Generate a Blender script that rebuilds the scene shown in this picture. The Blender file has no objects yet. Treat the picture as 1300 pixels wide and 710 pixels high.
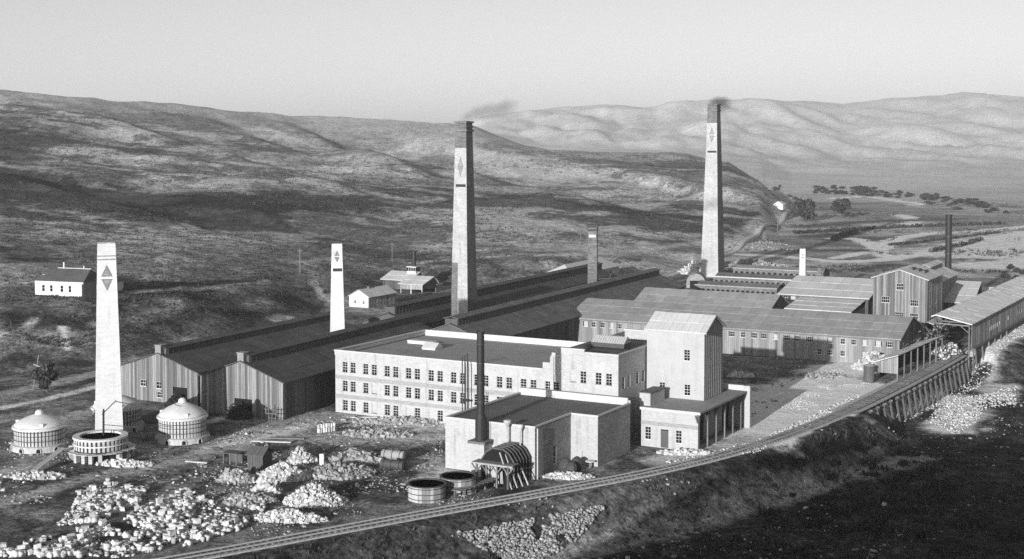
import bpy, math, random
import numpy as np
from mathutils import Vector, Matrix
rnd = random.Random(7); RNG = np.random.default_rng(11)
R = math.radians
SC = bpy.context.scene; COL = SC.collection

# ---------------------------------------------------------------- camera, sky, sun, exposure
F, YH, PITCH, YAW, CAMZ = 1800.0, 170.0, R(3.0), R(29.0), 53.0
cam_d = bpy.data.cameras.new('camera'); cam = bpy.data.objects.new('camera', cam_d); COL.objects.link(cam)
cam.location = (0, 0, CAMZ); cam.rotation_euler = (R(90) - PITCH, 0, YAW)
cam_d.sensor_width = 36.0; cam_d.lens = 36.0 * F / 1300.0; cam_d.sensor_fit = 'HORIZONTAL'
cam_d.shift_y = -0.0697; cam_d.clip_start = 1.0; cam_d.clip_end = 30000.0
SC.camera = cam
SUN_AZ, SUN_EL = R(3.4), R(10.3)          # light travels towards +Y, turned a little to -X
sun_d = bpy.data.lights.new('sun', 'SUN'); sun_d.energy = 5.0; sun_d.angle = R(0.5); sun_d.color = (1.0, 1.0, 1.0)
sun = bpy.data.objects.new('sun', sun_d); COL.objects.link(sun)
to_sun = Vector((math.sin(SUN_AZ) * math.cos(SUN_EL), -math.cos(SUN_AZ) * math.cos(SUN_EL), math.sin(SUN_EL)))
sun.rotation_euler = to_sun.to_track_quat('Z', 'Y').to_euler(); sun.location = to_sun * 500
W = bpy.data.worlds.new('World'); SC.world = W; W.use_nodes = True
wn = W.node_tree.nodes; wl = W.node_tree.links; bg = wn['Background']
sky = wn.new('ShaderNodeTexSky'); sky.sky_type = 'NISHITA'; sky.sun_disc = False
sky.sun_elevation = SUN_EL; sky.sun_rotation = math.atan2(to_sun.x, to_sun.y)
bw = wn.new('ShaderNodeSeparateColor')    # the photograph is monochrome: the sky as a red filter records it
wl.new(sky.outputs['Color'], bw.inputs['Color']); 
av = wn.new('ShaderNodeMath'); av.operation = 'MULTIPLY_ADD'; av.inputs[1].default_value = .5
hf = wn.new('ShaderNodeMath'); hf.operation = 'MULTIPLY'; hf.inputs[1].default_value = .5
wl.new(bw.outputs['Green'], hf.inputs[0]); wl.new(bw.outputs['Red'], av.inputs[0]); wl.new(hf.outputs[0], av.inputs[2]); wl.new(av.outputs[0], bg.inputs['Color'])
bg.inputs['Strength'].default_value = 0.118
vs = SC.view_settings; vs.view_transform = 'Standard'; vs.look = 'None'; vs.gamma = 1.0; vs.exposure = 0.3; vs.use_curve_mapping = False
cy = SC.cycles; cy.use_denoising = False; cy.max_bounces = 5; cy.diffuse_bounces = 2; cy.glossy_bounces = 2
cy.volume_bounces = 1; cy.transparent_max_bounces = 8; cy.volume_step_rate = 4.0; cy.volume_max_steps = 64

def at(px, py, z=0.0):
    """point of the site at height z that the photograph shows at pixel (px, py)"""
    fx, fy, fz = -math.sin(YAW) * math.cos(PITCH), math.cos(YAW) * math.cos(PITCH), -math.sin(PITCH)
    ppy = YH + F * math.tan(PITCH)
    r = Vector((math.cos(YAW), math.sin(YAW), 0)); f = Vector((fx, fy, fz)); u = r.cross(f)
    d = f + r * ((px - 650) / F) + u * ((ppy - py) / F)
    t = (z - CAMZ) / d.z
    return (d.x * t, d.y * t)

# ---------------------------------------------------------------- materials
def attr_math(nt, op, a, b):
    m = nt.nodes.new('ShaderNodeMath'); m.operation = op
    for i, v in enumerate((a, b)):
        if isinstance(v, (int, float)): m.inputs[i].default_value = v
        else: nt.links.new(v, m.inputs[i])
    return m.outputs[0]
def noise(nt, scale, detail=5.0, stretch=None, rough=0.6):
    tc = nt.nodes.new('ShaderNodeTexCoord'); n = nt.nodes.new('ShaderNodeTexNoise')
    n.inputs['Scale'].default_value = scale; n.inputs['Detail'].default_value = detail; n.inputs['Roughness'].default_value = rough
    if stretch:
        mp = nt.nodes.new('ShaderNodeMapping'); mp.inputs['Scale'].default_value = stretch
        nt.links.new(tc.outputs['Object'], mp.inputs['Vector']); nt.links.new(mp.outputs[0], n.inputs['Vector'])
    else: nt.links.new(tc.outputs['Object'], n.inputs['Vector'])
    return n.outputs['Fac']
def gray(name, v, amp=0.25, scale=0.8, stretch=None, rough=0.85, bump=0.0, bscale=8.0, objrand=0.0, amp2=0.0, scale2=0.15, brick=None, attr=None, spec=0.2, stain=0.0):
    m = bpy.data.materials.new(name); m.use_nodes = True; nt = m.node_tree
    p = nt.nodes['Principled BSDF']; p.inputs['Roughness'].default_value = rough
    p.inputs['Specular IOR Level'].default_value = spec
    if attr:
        a = nt.nodes.new('ShaderNodeAttribute'); a.attribute_name = attr; val = a.outputs['Fac']
    else:
        a = nt.nodes.new('ShaderNodeAttribute'); a.attribute_name = 'tone'
        val = attr_math(nt, 'MULTIPLY', attr_math(nt, 'ADD', a.outputs['Fac'], 1.0), v)
    if amp:
        n = noise(nt, scale, 6.0, stretch)
        val = attr_math(nt, 'MULTIPLY', val, attr_math(nt, 'ADD', attr_math(nt, 'MULTIPLY', attr_math(nt, 'SUBTRACT', n, 0.5), 3.0 * amp), 1.0))
    if amp2:
        n = noise(nt, scale2, 4.0)
        val = attr_math(nt, 'MULTIPLY', val, attr_math(nt, 'ADD', attr_math(nt, 'MULTIPLY', attr_math(nt, 'SUBTRACT', n, 0.5), 3.0 * amp2), 1.0))
    if stain:
        n = noise(nt, 1.0, 5.0, (.9, .9, .07), .65); n2 = noise(nt, .22, 5.0, None, .7)
        k = attr_math(nt, 'MULTIPLY', attr_math(nt, 'MAXIMUM', attr_math(nt, 'SUBTRACT', n, .52), 0.0), attr_math(nt, 'MAXIMUM', attr_math(nt, 'SUBTRACT', n2, .38), 0.0))
        val = attr_math(nt, 'MULTIPLY', val, attr_math(nt, 'MAXIMUM', attr_math(nt, 'SUBTRACT', 1.0, attr_math(nt, 'MULTIPLY', k, stain)), .35))
    hgt = None
    if brick:
        bw_, bh_, dark = brick
        tc = nt.nodes.new('ShaderNodeTexCoord'); sx = nt.nodes.new('ShaderNodeSeparateXYZ'); nt.links.new(tc.outputs['Object'], sx.inputs[0])
        cb = nt.nodes.new('ShaderNodeCombineXYZ')
        nt.links.new(attr_math(nt, 'ADD', sx.outputs[0], sx.outputs[1]), cb.inputs[0]); nt.links.new(sx.outputs[2], cb.inputs[1])
        b = nt.nodes.new('ShaderNodeTexBrick'); nt.links.new(cb.outputs[0], b.inputs['Vector'])
        b.inputs['Scale'].default_value = 1.0; b.inputs['Brick Width'].default_value = bw_; b.inputs['Row Height'].default_value = bh_
        b.inputs['Mortar Size'].default_value = bh_ * 0.09; b.inputs['Mortar Smooth'].default_value = 0.3
        b.inputs['Color1'].default_value = (1, 1, 1, 1); b.inputs['Color2'].default_value = (1 - dark,) * 3 + (1,); b.inputs['Mortar'].default_value = (1 - dark * 1.5,) * 3 + (1,)
        sc_ = nt.nodes.new('ShaderNodeSeparateColor'); nt.links.new(b.outputs['Color'], sc_.inputs[0])
        val = attr_math(nt, 'MULTIPLY', val, sc_.outputs[0]); hgt = b.outputs['Fac']
    if objrand:
        oi = nt.nodes.new('ShaderNodeObjectInfo')
        val = attr_math(nt, 'MULTIPLY', val, attr_math(nt, 'ADD', attr_math(nt, 'MULTIPLY', oi.outputs['Random'], 2 * objrand), 1.0 - objrand))
    val = attr_math(nt, 'MINIMUM', attr_math(nt, 'MAXIMUM', val, 0.004), 0.9)
    nt.links.new(val, p.inputs['Base Color'])
    if bump:
        bp = nt.nodes.new('ShaderNodeBump'); bp.inputs['Strength'].default_value = bump; bp.inputs['Distance'].default_value = 0.2
        nt.links.new(noise(nt, bscale, 8.0, None, 0.7), bp.inputs['Height']); nt.links.new(bp.outputs[0], p.inputs['Normal'])
    return m
M = dict(
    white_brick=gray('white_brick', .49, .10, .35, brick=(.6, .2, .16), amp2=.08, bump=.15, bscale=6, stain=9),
    grey_and_shaded_brick=gray('grey_and_shaded_brick', .36, .2, .6, brick=(.7, .24, .35), amp2=.15, bump=.25, bscale=5),
    belt=gray('belt_brick', .36, .14, 1.5, brick=(.6, .2, .2)),
    stack_brick=gray('stack_brick', .20, .3, .7, brick=(.8, .3, .4), amp2=.2, bump=.3, bscale=3),
    limewash=gray('limewash', .66, .10, .5, brick=(.9, .3, .14), amp2=.08, bump=.2, bscale=4, stain=5),
    oldwash=gray('old_limewash', .47, .14, .5, brick=(.9, .3, .22), amp2=.14, bump=.2, bscale=4, stain=8),
    mark=gray('mark_paint', .20, .35, 2.5),
    markdark=gray('mark_dark', .04, .2, 3),
    stucco=gray('stucco', .42, .07, .5, amp2=.09, scale2=.2, bump=.12, bscale=7, stain=6),
    sheet_side=gray('shaded_cladding', .30, .18, .7, stretch=(1, 1, .12), bump=.1),  # set darker than the tower front, with the side's shade in its colour
    coping=gray('coping', .52, .12, 1.2),
    whitewood=gray('white_boards', .62, .06, .8, stretch=(1, 1, .3)),
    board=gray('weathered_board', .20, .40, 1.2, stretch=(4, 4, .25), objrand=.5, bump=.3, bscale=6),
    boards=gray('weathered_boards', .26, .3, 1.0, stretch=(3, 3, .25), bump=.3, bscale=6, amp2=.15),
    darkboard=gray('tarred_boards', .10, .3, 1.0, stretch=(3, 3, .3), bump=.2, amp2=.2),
    roofdark=gray('roof_felt', .13, .22, .6, stretch=(1, 1, 1), bump=.25, bscale=4, amp2=.15),
    rooffelt=gray('kiln_roof_felt', .085, .3, .5, bump=.2, bscale=3, amp2=.25),
    roofboard=gray('roof_boards', .29, .2, .6, bump=.2, bscale=4, amp2=.12),
    rooflight=gray('roof_iron', .56, .10, .5, bump=.1, bscale=3, amp2=.1),
    gravel=gray('roof_gravel', .30, .25, 1.6, bump=.3, bscale=10, amp2=.2),
    frame=gray('window_paint', .62, .15, 2),
    glass=gray('window_glass', .012, .3, 1.0, rough=.3, spec=.08, objrand=.5),
    blind=gray('window_blind', .42, .2, 2.0),
    black=gray('black_iron', .022, .4, 1.5, rough=.6, bump=.1, spec=.4),
    iron=gray('dark_iron', .06, .4, 2.0, rough=.6, spec=.4),
    void=gray('dark_interior', .012, .2, 1),
    timber=gray('timber', .16, .35, 1.0, stretch=(2, 2, .5), objrand=.3, bump=.2),
    paletimber=gray('pale_timber', .48, .3, 1.4, objrand=.3, bump=.2),
    tank=gray('tank_staves', .36, .4, .9, stretch=(2, 2, .25), objrand=.45),
    kilnwall=gray('kiln_brick', .54, .2, 1.5, brick=(.5, .2, .25)),
    kilndark=gray('kiln_core', .035, .3, 1.5),
    dome=gray('kiln_dome', .62, .12, .8, amp2=.1, bump=.3, bscale=5),
    stone=gray('white_stone', .56, .25, 1.2, bump=.3, objrand=.42),
    stones=gray('pale_rubble', .60, .2, 1.0, bump=.2),
    rock=gray('grey_rubble', .36, .3, .8, bump=.2),
    rail=gray('rail_steel', .34, .2, 2, rough=.45, spec=.5),
    ballast=gray('ballast', .46, .35, 1.2, bump=.4, bscale=5),
    sleeper=gray('sleeper_wood', .12, .3, 2, objrand=.4),
    rooflight2=gray('galvanised_roof', .76, .12, .5, bump=.1, bscale=3, amp2=.12),
    chips=gray('white_chips', .80, .15, 1.0),
    road=gray('dirt_road', .55, .2, .12, bump=.2, bscale=1),
    foliage=gray('foliage', .045, .4, .8, rough=.7),
    bark=gray('bark', .08, .3, 2),
    dry=gray('dry_grass', .06, .4, .15),
    ground=None,
)

def ground_material():
    m = gray('ground', .2, 0, attr='alb'); nt = m.node_tree; p = nt.nodes['Principled BSDF']; p.inputs['Specular IOR Level'].default_value = .05
    val = p.inputs['Base Color'].links[0].from_socket
    aw = attr_math(nt, 'SUBTRACT', 1.0, attr_math(nt, 'MULTIPLY', val, .95)); aw = attr_math(nt, 'MAXIMUM', aw, .15)
    for sc_, det, gain, lo, hi in ((.045, 5, 1.5, .4, 1.8), (.20, 6, 2.6, .3, 2.2), (.55, 4, 4.0, .3, 2.2), (1.6, 6, 4.0, .3, 2.2)):
        n = noise(nt, sc_, det, None, .65)
        k = attr_math(nt, 'ADD', attr_math(nt, 'MULTIPLY', attr_math(nt, 'MULTIPLY', attr_math(nt, 'SUBTRACT', n, .5), gain), aw), 1.0)
        val = attr_math(nt, 'MULTIPLY', val, attr_math(nt, 'MINIMUM', attr_math(nt, 'MAXIMUM', k, lo), hi))
    nt.links.new(attr_math(nt, 'MINIMUM', attr_math(nt, 'MAXIMUM', val, .008), .92), p.inputs['Base Color'])
    b1 = nt.nodes.new('ShaderNodeBump'); b1.inputs['Strength'].default_value = .8; b1.inputs['Distance'].default_value = .35; nt.links.new(noise(nt, .9, 9, None, .72), b1.inputs['Height'])
    b2 = nt.nodes.new('ShaderNodeBump'); b2.inputs['Strength'].default_value = .5; b2.inputs['Distance'].default_value = .6; nt.links.new(noise(nt, .16, 5, None, .6), b2.inputs['Height'])
    nt.links.new(b1.outputs[0], b2.inputs['Normal']); nt.links.new(b2.outputs[0], p.inputs['Normal']); return m
M['ground'] = ground_material()

# ---------------------------------------------------------------- mesh helpers
def mesh_np(name, v, f, tone=None, attr='tone'):
    v = np.asarray(v, np.float32); f = np.asarray(f, np.int32); k = f.shape[1]
    me = bpy.data.meshes.new(name); me.vertices.add(len(v)); me.vertices.foreach_set('co', v.ravel())
    me.loops.add(f.size); me.loops.foreach_set('vertex_index', f.ravel())
    me.polygons.add(len(f)); me.polygons.foreach_set('loop_start', np.arange(0, f.size, k, dtype=np.int32))
    if tone is not None:
        tone = np.asarray(tone, np.float32)
        a = me.attributes.new(attr, 'FLOAT', 'POINT' if len(tone) == len(v) else 'FACE'); a.data.foreach_set('value', tone)
    me.update(calc_edges=True); me.validate()
    return me
def link(name, me, mat, parent=None, loc=None):
    o = bpy.data.objects.new(name, me); COL.objects.link(o)
    if mat is not None and not len(me.materials): me.materials.append(mat)
    if parent is not None: o.parent = parent
    if loc is not None: o.location = loc
    return o
def tag(o, label=None, cat=None, group=None, kind=None):
    for k, v in (('label', label), ('category', cat), ('group', group), ('kind', kind)):
        if v: o[k] = v
    return o
def thing(name, label, cat, loc=(0, 0, 0), rz=0.0, group=None):
    o = bpy.data.objects.new(name, None); COL.objects.link(o); o.location = loc; o.rotation_euler = (0, 0, rz); o.empty_display_size = .5
    return tag(o, label, cat, group)
def copy_tree(o, parent=None):
    c = o.copy(); COL.objects.link(c)
    if parent is not None: c.parent = parent
    for ch in list(o.children): copy_tree(ch, c)
    return c
class MB:
    def __init__(s): s.v = []; s.f = []; s.t = []
    def poly(s, pts, tone=0.0):
        b = len(s.v); s.v += [tuple(p) for p in pts]; s.f.append(tuple(range(b, b + len(pts)))); s.t.append(tone); return s
    def box(s, x0, x1, y0, y1, z0, z1, tone=0.0):
        b = len(s.v); s.v += [(x0, y0, z0), (x1, y0, z0), (x1, y1, z0), (x0, y1, z0), (x0, y0, z1), (x1, y0, z1), (x1, y1, z1), (x0, y1, z1)]
        for q in ((0, 3, 2, 1), (4, 5, 6, 7), (0, 1, 5, 4), (1, 2, 6, 5), (2, 3, 7, 6), (3, 0, 4, 7)): s.f.append(tuple(b + i for i in q)); s.t.append(tone)
        return s
    def prism(s, poly, z0, z1, tone=0.0):
        n = len(poly); b = len(s.v)
        zt = z1 if callable(z1) else (lambda x, y: z1)
        s.v += [(x, y, z0) for x, y in poly] + [(x, y, zt(x, y)) for x, y in poly]
        s.f.append(tuple(b + n - 1 - i for i in range(n))); s.f.append(tuple(b + n + i for i in range(n))); s.t += [tone, tone]
        for i in range(n): j = (i + 1) % n; s.f.append((b + i, b + j, b + n + j, b + n + i)); s.t.append(tone)
        return s
    def extr(s, prof, axis, a0, a1, tone=0.0):
        """profile of (u, z) pushed along 'x' or 'y'"""
        n = len(prof); b = len(s.v)
        for a in (a0, a1): s.v += [((u, a, z) if axis == 'y' else (a, u, z)) for u, z in prof]
        s.f.append(tuple(b + i for i in range(n))); s.f.append(tuple(b + n + n - 1 - i for i in range(n))); s.t += [tone, tone]
        for i in range(n): j = (i + 1) % n; s.f.append((b + j, b + i, b + n + i, b + n + j)); s.t.append(tone)
        return s
    def beam(s, p, q, w, h=None, tone=0.0):
        h = h or w; p = Vector(p); q = Vector(q); d = (q - p).normalized()
        a = d.cross(Vector((0, 0, 1)))
        a = Vector((1, 0, 0)) if a.length < 1e-3 else a.normalized()
        c = a.cross(d).normalized(); b = len(s.v)
        for e in (p, q):
            for i, j in ((-1, -1), (1, -1), (1, 1), (-1, 1)): s.v.append(tuple(e + a * (i * w / 2) + c * (j * h / 2)))
        for k in ((0, 1, 2, 3), (7, 6, 5, 4), (0, 4, 5, 1), (1, 5, 6, 2), (2, 6, 7, 3), (3, 7, 4, 0)): s.f.append(tuple(b + i for i in k)); s.t.append(tone)
        return s
    def lathe(s, prof, n=24, cx=0, cy=0, tone=0.0):
        b = len(s.v)
        for r, z in prof:
            for i in range(n): a = 2 * math.pi * i / n; s.v.append((cx + r * math.cos(a), cy + r * math.sin(a), z))
        for k in range(len(prof) - 1):
            for i in range(n):
                j = (i + 1) % n; s.f.append((b + k * n + i, b + k * n + j, b + (k + 1) * n + j, b + (k + 1) * n + i)); s.t.append(tone)
        s.f.append(tuple(b + n - 1 - i for i in range(n))); s.t.append(tone)
        s.f.append(tuple(b + (len(prof) - 1) * n + i for i in range(n))); s.t.append(tone)
        return s
    def build(s, name, mat, parent=None, loc=None, smooth=False, kind=None):
        me = bpy.data.meshes.new(name); me.from_pydata(s.v, [], s.f)
        if any(s.t): me.attributes.new('tone', 'FLOAT', 'FACE').data.foreach_set('value', np.array(s.t, np.float32))
        if smooth: me.polygons.foreach_set('use_smooth', [True] * len(me.polygons))
        me.update(); o = link(name, me, mat, parent, loc)
        if kind: o['kind'] = kind
        return o
def rough_roof(prof_a, prof_b, x0, x1, axis, name, mat, parent, thick=.18, sheet=2.6, rows=3, amp=.07, stretch_tone=None):
    """one roof slope from eave point prof_a=(u,z) to ridge prof_b, laid in overlapping sheets along the axis"""
    m = MB(); n = max(1, round(abs(x1 - x0) / sheet)); L = []
    for i in range(n):
        a0 = x0 + (x1 - x0) * i / n; a1 = x0 + (x1 - x0) * (i + 1) / n - .03
        for r in range(rows):
            t0, t1 = r / rows, (r + 1) / rows
            up = rnd.uniform(0, .035)
            u0 = prof_a[0] + (prof_b[0] - prof_a[0]) * t0; u1 = prof_a[0] + (prof_b[0] - prof_a[0]) * t1
            z0 = prof_a[1] + (prof_b[1] - prof_a[1]) * t0; z1 = prof_a[1] + (prof_b[1] - prof_a[1]) * t1
            q = [(u0, z0 + thick + up + .05), (u1, z1 + thick + up), (u1, z1), (u0, z0)]
            m.extr(q, axis, a0, a1, rnd.uniform(-amp, amp) + rnd.gauss(0, amp * .5))
    return m.build(name, mat, parent)
_wm = {}
def window(parent, x, y, z, w=1.05, h=1.75, face='-y', blind=False, nx=2, nz=3, depth=.16, name='window'):
    """window lying in a wall; face = outward normal. The pane is a child."""
    key = (w, h, nx, nz, depth)
    if key not in _wm:
        f = MB(); t = .06
        f.box(-w/2, -w/2 + t, 0, depth, 0, h).box(w/2 - t, w/2, 0, depth, 0, h).box(-w/2 + t, w/2 - t, 0, depth, h - t, h).box(-w/2 - .08, w/2 + .08, -.10, depth, -.12, 0)
        for i in range(1, nx): c = -w/2 + w * i / nx; f.box(c - .022, c + .022, depth * .35, depth * .7, 0, h - t)
        for i in range(1, nz): c = h * i / nz; tt = .032 if (nz % 2 == 0 and i == nz // 2) else .02; f.box(-w/2 + t, w/2 - t, depth * .3, depth * .65, c - tt, c + tt)
        me = bpy.data.meshes.new('window'); me.from_pydata(f.v, [], f.f); me.update(); me.materials.append(M['frame'])
        p = MB().box(-w/2 + t, w/2 - t, depth * .75, depth * .98, 0.005, h - t)
        pm = []
        for mt in ('glass', 'blind'):
            q = bpy.data.meshes.new('pane'); q.from_pydata(p.v, [], p.f); q.update(); q.materials.append(M[mt]); pm.append(q)
        _wm[key] = (me, pm)
    me, pm = _wm[key]
    o = link(name, me, None, parent, (x, y, z)); o.rotation_euler = (0, 0, {'-y': 0, '+x': R(90), '+y': R(180), '-x': R(-90)}[face])
    link('pane', pm[1 if blind else 0], None, o)
    return o
def holed(m, x0, x1, z0, z1, holes, y, depth, axis='y', top=None):
    """wall face in the plane y (axis 'y', facing -y) or x (axis 'x', facing +x) with real openings of the given depth"""
    xs = sorted({x0, x1, *[h[0] for h in holes], *[h[1] for h in holes]}); zs = sorted({z0, z1, *[h[2] for h in holes], *[h[3] for h in holes]})
    P = (lambda u, d, z: (u, y + d, z)) if axis == 'y' else (lambda u, d, z: (y - d, u, z))
    for i in range(len(xs) - 1):
        for k in range(len(zs) - 1):
            cx, cz = (xs[i] + xs[i+1]) / 2, (zs[k] + zs[k+1]) / 2
            if any(h[0] < cx < h[1] and h[2] < cz < h[3] for h in holes): continue
            m.poly([P(xs[i], 0, zs[k]), P(xs[i+1], 0, zs[k]), P(xs[i+1], 0, zs[k+1]), P(xs[i], 0, zs[k+1])])
    for a, b, c, d in holes:
        m.poly([P(a, 0, c), P(a, 0, d), P(a, depth, d), P(a, depth, c)]); m.poly([P(b, 0, c), P(b, depth, c), P(b, depth, d), P(b, 0, d)])
        m.poly([P(a, 0, d), P(b, 0, d), P(b, depth, d), P(a, depth, d)]); m.poly([P(a, 0, c), P(a, depth, c), P(b, depth, c), P(b, 0, c)])
        m.poly([P(a, depth, c), P(a, depth, d), P(b, depth, d), P(b, depth, c)])
    return m

# ---------------------------------------------------------------- the ground: one sheet to the horizon
def vnoise(x, y, seed=0):
    xi = np.floor(x).astype(np.int64); yi = np.floor(y).astype(np.int64); fx = x - xi; fy = y - yi
    fx = fx * fx * (3 - 2 * fx); fy = fy * fy * (3 - 2 * fy)
    def h(a, b):
        n = (a * 374761393 + b * 668265263 + seed * 1442695041) & 0xFFFFFFFF
        n = ((n ^ (n >> 13)) * 1274126177) & 0xFFFFFFFF
        return ((n ^ (n >> 16)) & 0xFFFF) / 65535.0
    return (h(xi, yi) * (1 - fx) + h(xi + 1, yi) * fx) * (1 - fy) + (h(xi, yi + 1) * (1 - fx) + h(xi + 1, yi + 1) * fx) * fy
def fbm(x, y, oct=5, seed=0, gain=.5):
    s = 0; a = 1; t = 0
    for o in range(oct): s = s + a * (vnoise(x, y, seed + o) - .5); t += a; x = x * 2.03 + 17.1; y = y * 2.03 + 5.7; a *= gain
    return s / t * 2
def sstep(a, b, x): t = np.clip((x - a) / (b - a), 0, 1); return t * t * (3 - 2 * t)
RAIL = [(-148, 85), (-135, 107), (-120.6, 132.5), (-107.5, 160.4), (-95.7, 184.7), (-87.5, 203), (-81.5, 221), (-77.3, 241), (-74.1, 268.2), (-72.3, 298.4), (-71.0, 330), (-70.4, 362), (-69.6, 460)]
def catmull(P, n=14):
    out = []; P = [Vector(p) for p in P]; Q = [P[0] * 2 - P[1]] + P + [P[-1] * 2 - P[-2]]
    for i in range(1, len(Q) - 2):
        for k in range(n):
            t = k / n; a, b, c, d = Q[i-1:i+3]
            out.append(.5 * ((2 * b) + (c - a) * t + (2 * a - 5 * b + 4 * c - d) * t * t + (3 * b - a - 3 * c + d) * t ** 3))
    out.append(P[-1]); return out
RAILP = catmull(RAIL)
RA = np.array([(p.x, p.y) for p in RAILP] + [(-66, 640), (-40, 1100)]); RA = np.vstack([[(-190, 10)], RA])
def rail_dist(x, y):
    """signed distance to the track, positive on the camera's side"""
    best = np.full(x.shape, 1e9); sg = np.zeros(x.shape)
    for (ax, ay), (bx, by) in zip(RA[:-1], RA[1:]):
        dx, dy = bx - ax, by - ay; L = dx * dx + dy * dy
        t = np.clip(((x - ax) * dx + (y - ay) * dy) / L, 0, 1); qx, qy = ax + t * dx - x, ay + t * dy - y
        d = np.hypot(qx, qy); c = (x - ax) * dy - (y - ay) * dx; m = d < best - 1e-6
        best = np.where(m, d, best); sg = np.where(m, np.sign(c), sg)
    return best * sg
# hill profiles: for each direction (photo column) a list of (distance along the axis, height)
def yz(y, D): return (D, CAMZ - (y - 170) * D / F)
HILL = {
 -900: [(360, 0), (420, 12), (600, 40), (900, 75), (1300, 110), (1900, 120), (3000, 80), (7000, 60)],
 -300: [(330, 0), (375, 12), (430, 12), yz(300, 500), yz(180, 800), yz(105, 1150), (1700, 90), (3000, 60), (7000, 60)],
 0: [(312, 0), yz(388, 348), yz(371, 385), yz(300, 480), yz(240, 620), yz(165, 900), yz(130, 1050), yz(110, 1150), (1400, 80), (2200, 30), (3000, 40), (7000, 60)],
 130: [(325, 0), yz(385, 358), yz(370, 392), yz(305, 500), yz(240, 650), yz(165, 950), yz(127, 1180), (1500, 70), (2200, 30), (3000, 40), (7000, 60)],
 230: [(350, 0), yz(382, 375), yz(366, 405), yz(300, 530), yz(240, 690), yz(180, 930), yz(133, 1230), (1500, 62), (2200, 30), (3000, 40), (7000, 60)],
 340: [(392, 0), yz(376, 415), yz(352, 450), yz(300, 560), yz(240, 730), yz(190, 930), yz(143, 1300), (1600, 55), (2200, 25), (3000, 40), (7000, 60)],
 400: [(440, 0), yz(362, 462), yz(335, 495), yz(295, 590), yz(240, 760), yz(190, 980), yz(147, 1330), (1600, 55), (2200, 25), (3000, 40), (7000, 60)],
 500: [(495, 0), yz(341, 512), yz(332, 530), yz(290, 640), yz(235, 830), yz(190, 1040), yz(152, 1330), (1600, 50), (2200, 20), (3000, 40), (7000, 60)],
 600: [(500, 0), yz(336, 516), yz(328, 540), yz(290, 640), yz(235, 850), yz(195, 1050), yz(160, 1300), (1600, 40), (2200, 10), (3000, 60), (7000, 80)],
 700: [(510, 0), yz(331, 526), yz(324, 550), yz(285, 660), yz(235, 860), yz(193, 1180), (1400, 20), (1800, 0), (2600, 30), (7000, 80)],
 780: [(540, 0), yz(326, 556), yz(319, 580), yz(280, 700), yz(230, 900), yz(195, 1180), (1400, 18), (1800, 0), (2600, 30), (7000, 80)],
 870: [(585, 0), yz(318, 602), yz(308, 640), yz(270, 760), yz(230, 930), yz(197, 1200), (1400, 12), (1700, 0), (2600, 30), (7000, 80)],
 925: [(640, 0), yz(303, 662), yz(290, 700), yz(258, 820), yz(225, 980), yz(207, 1150), (1350, 8), (1600, 0), (2600, 30), (7000, 80)],
 965: [(720, 0), yz(288, 740), yz(262, 830), yz(240, 960), yz(229, 1080), (1250, 2), (1400, 0), (2600, 20), (7000, 80)],
 985: [(850, 0), yz(262, 890), yz(251, 1000), (1150, 0), (1400, 0), (2600, 10), (7000, 80)],
 1003: [(1000, 0), (7000, 0)], 2600: [(1000, 0), (7000, 0)],
}
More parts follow.
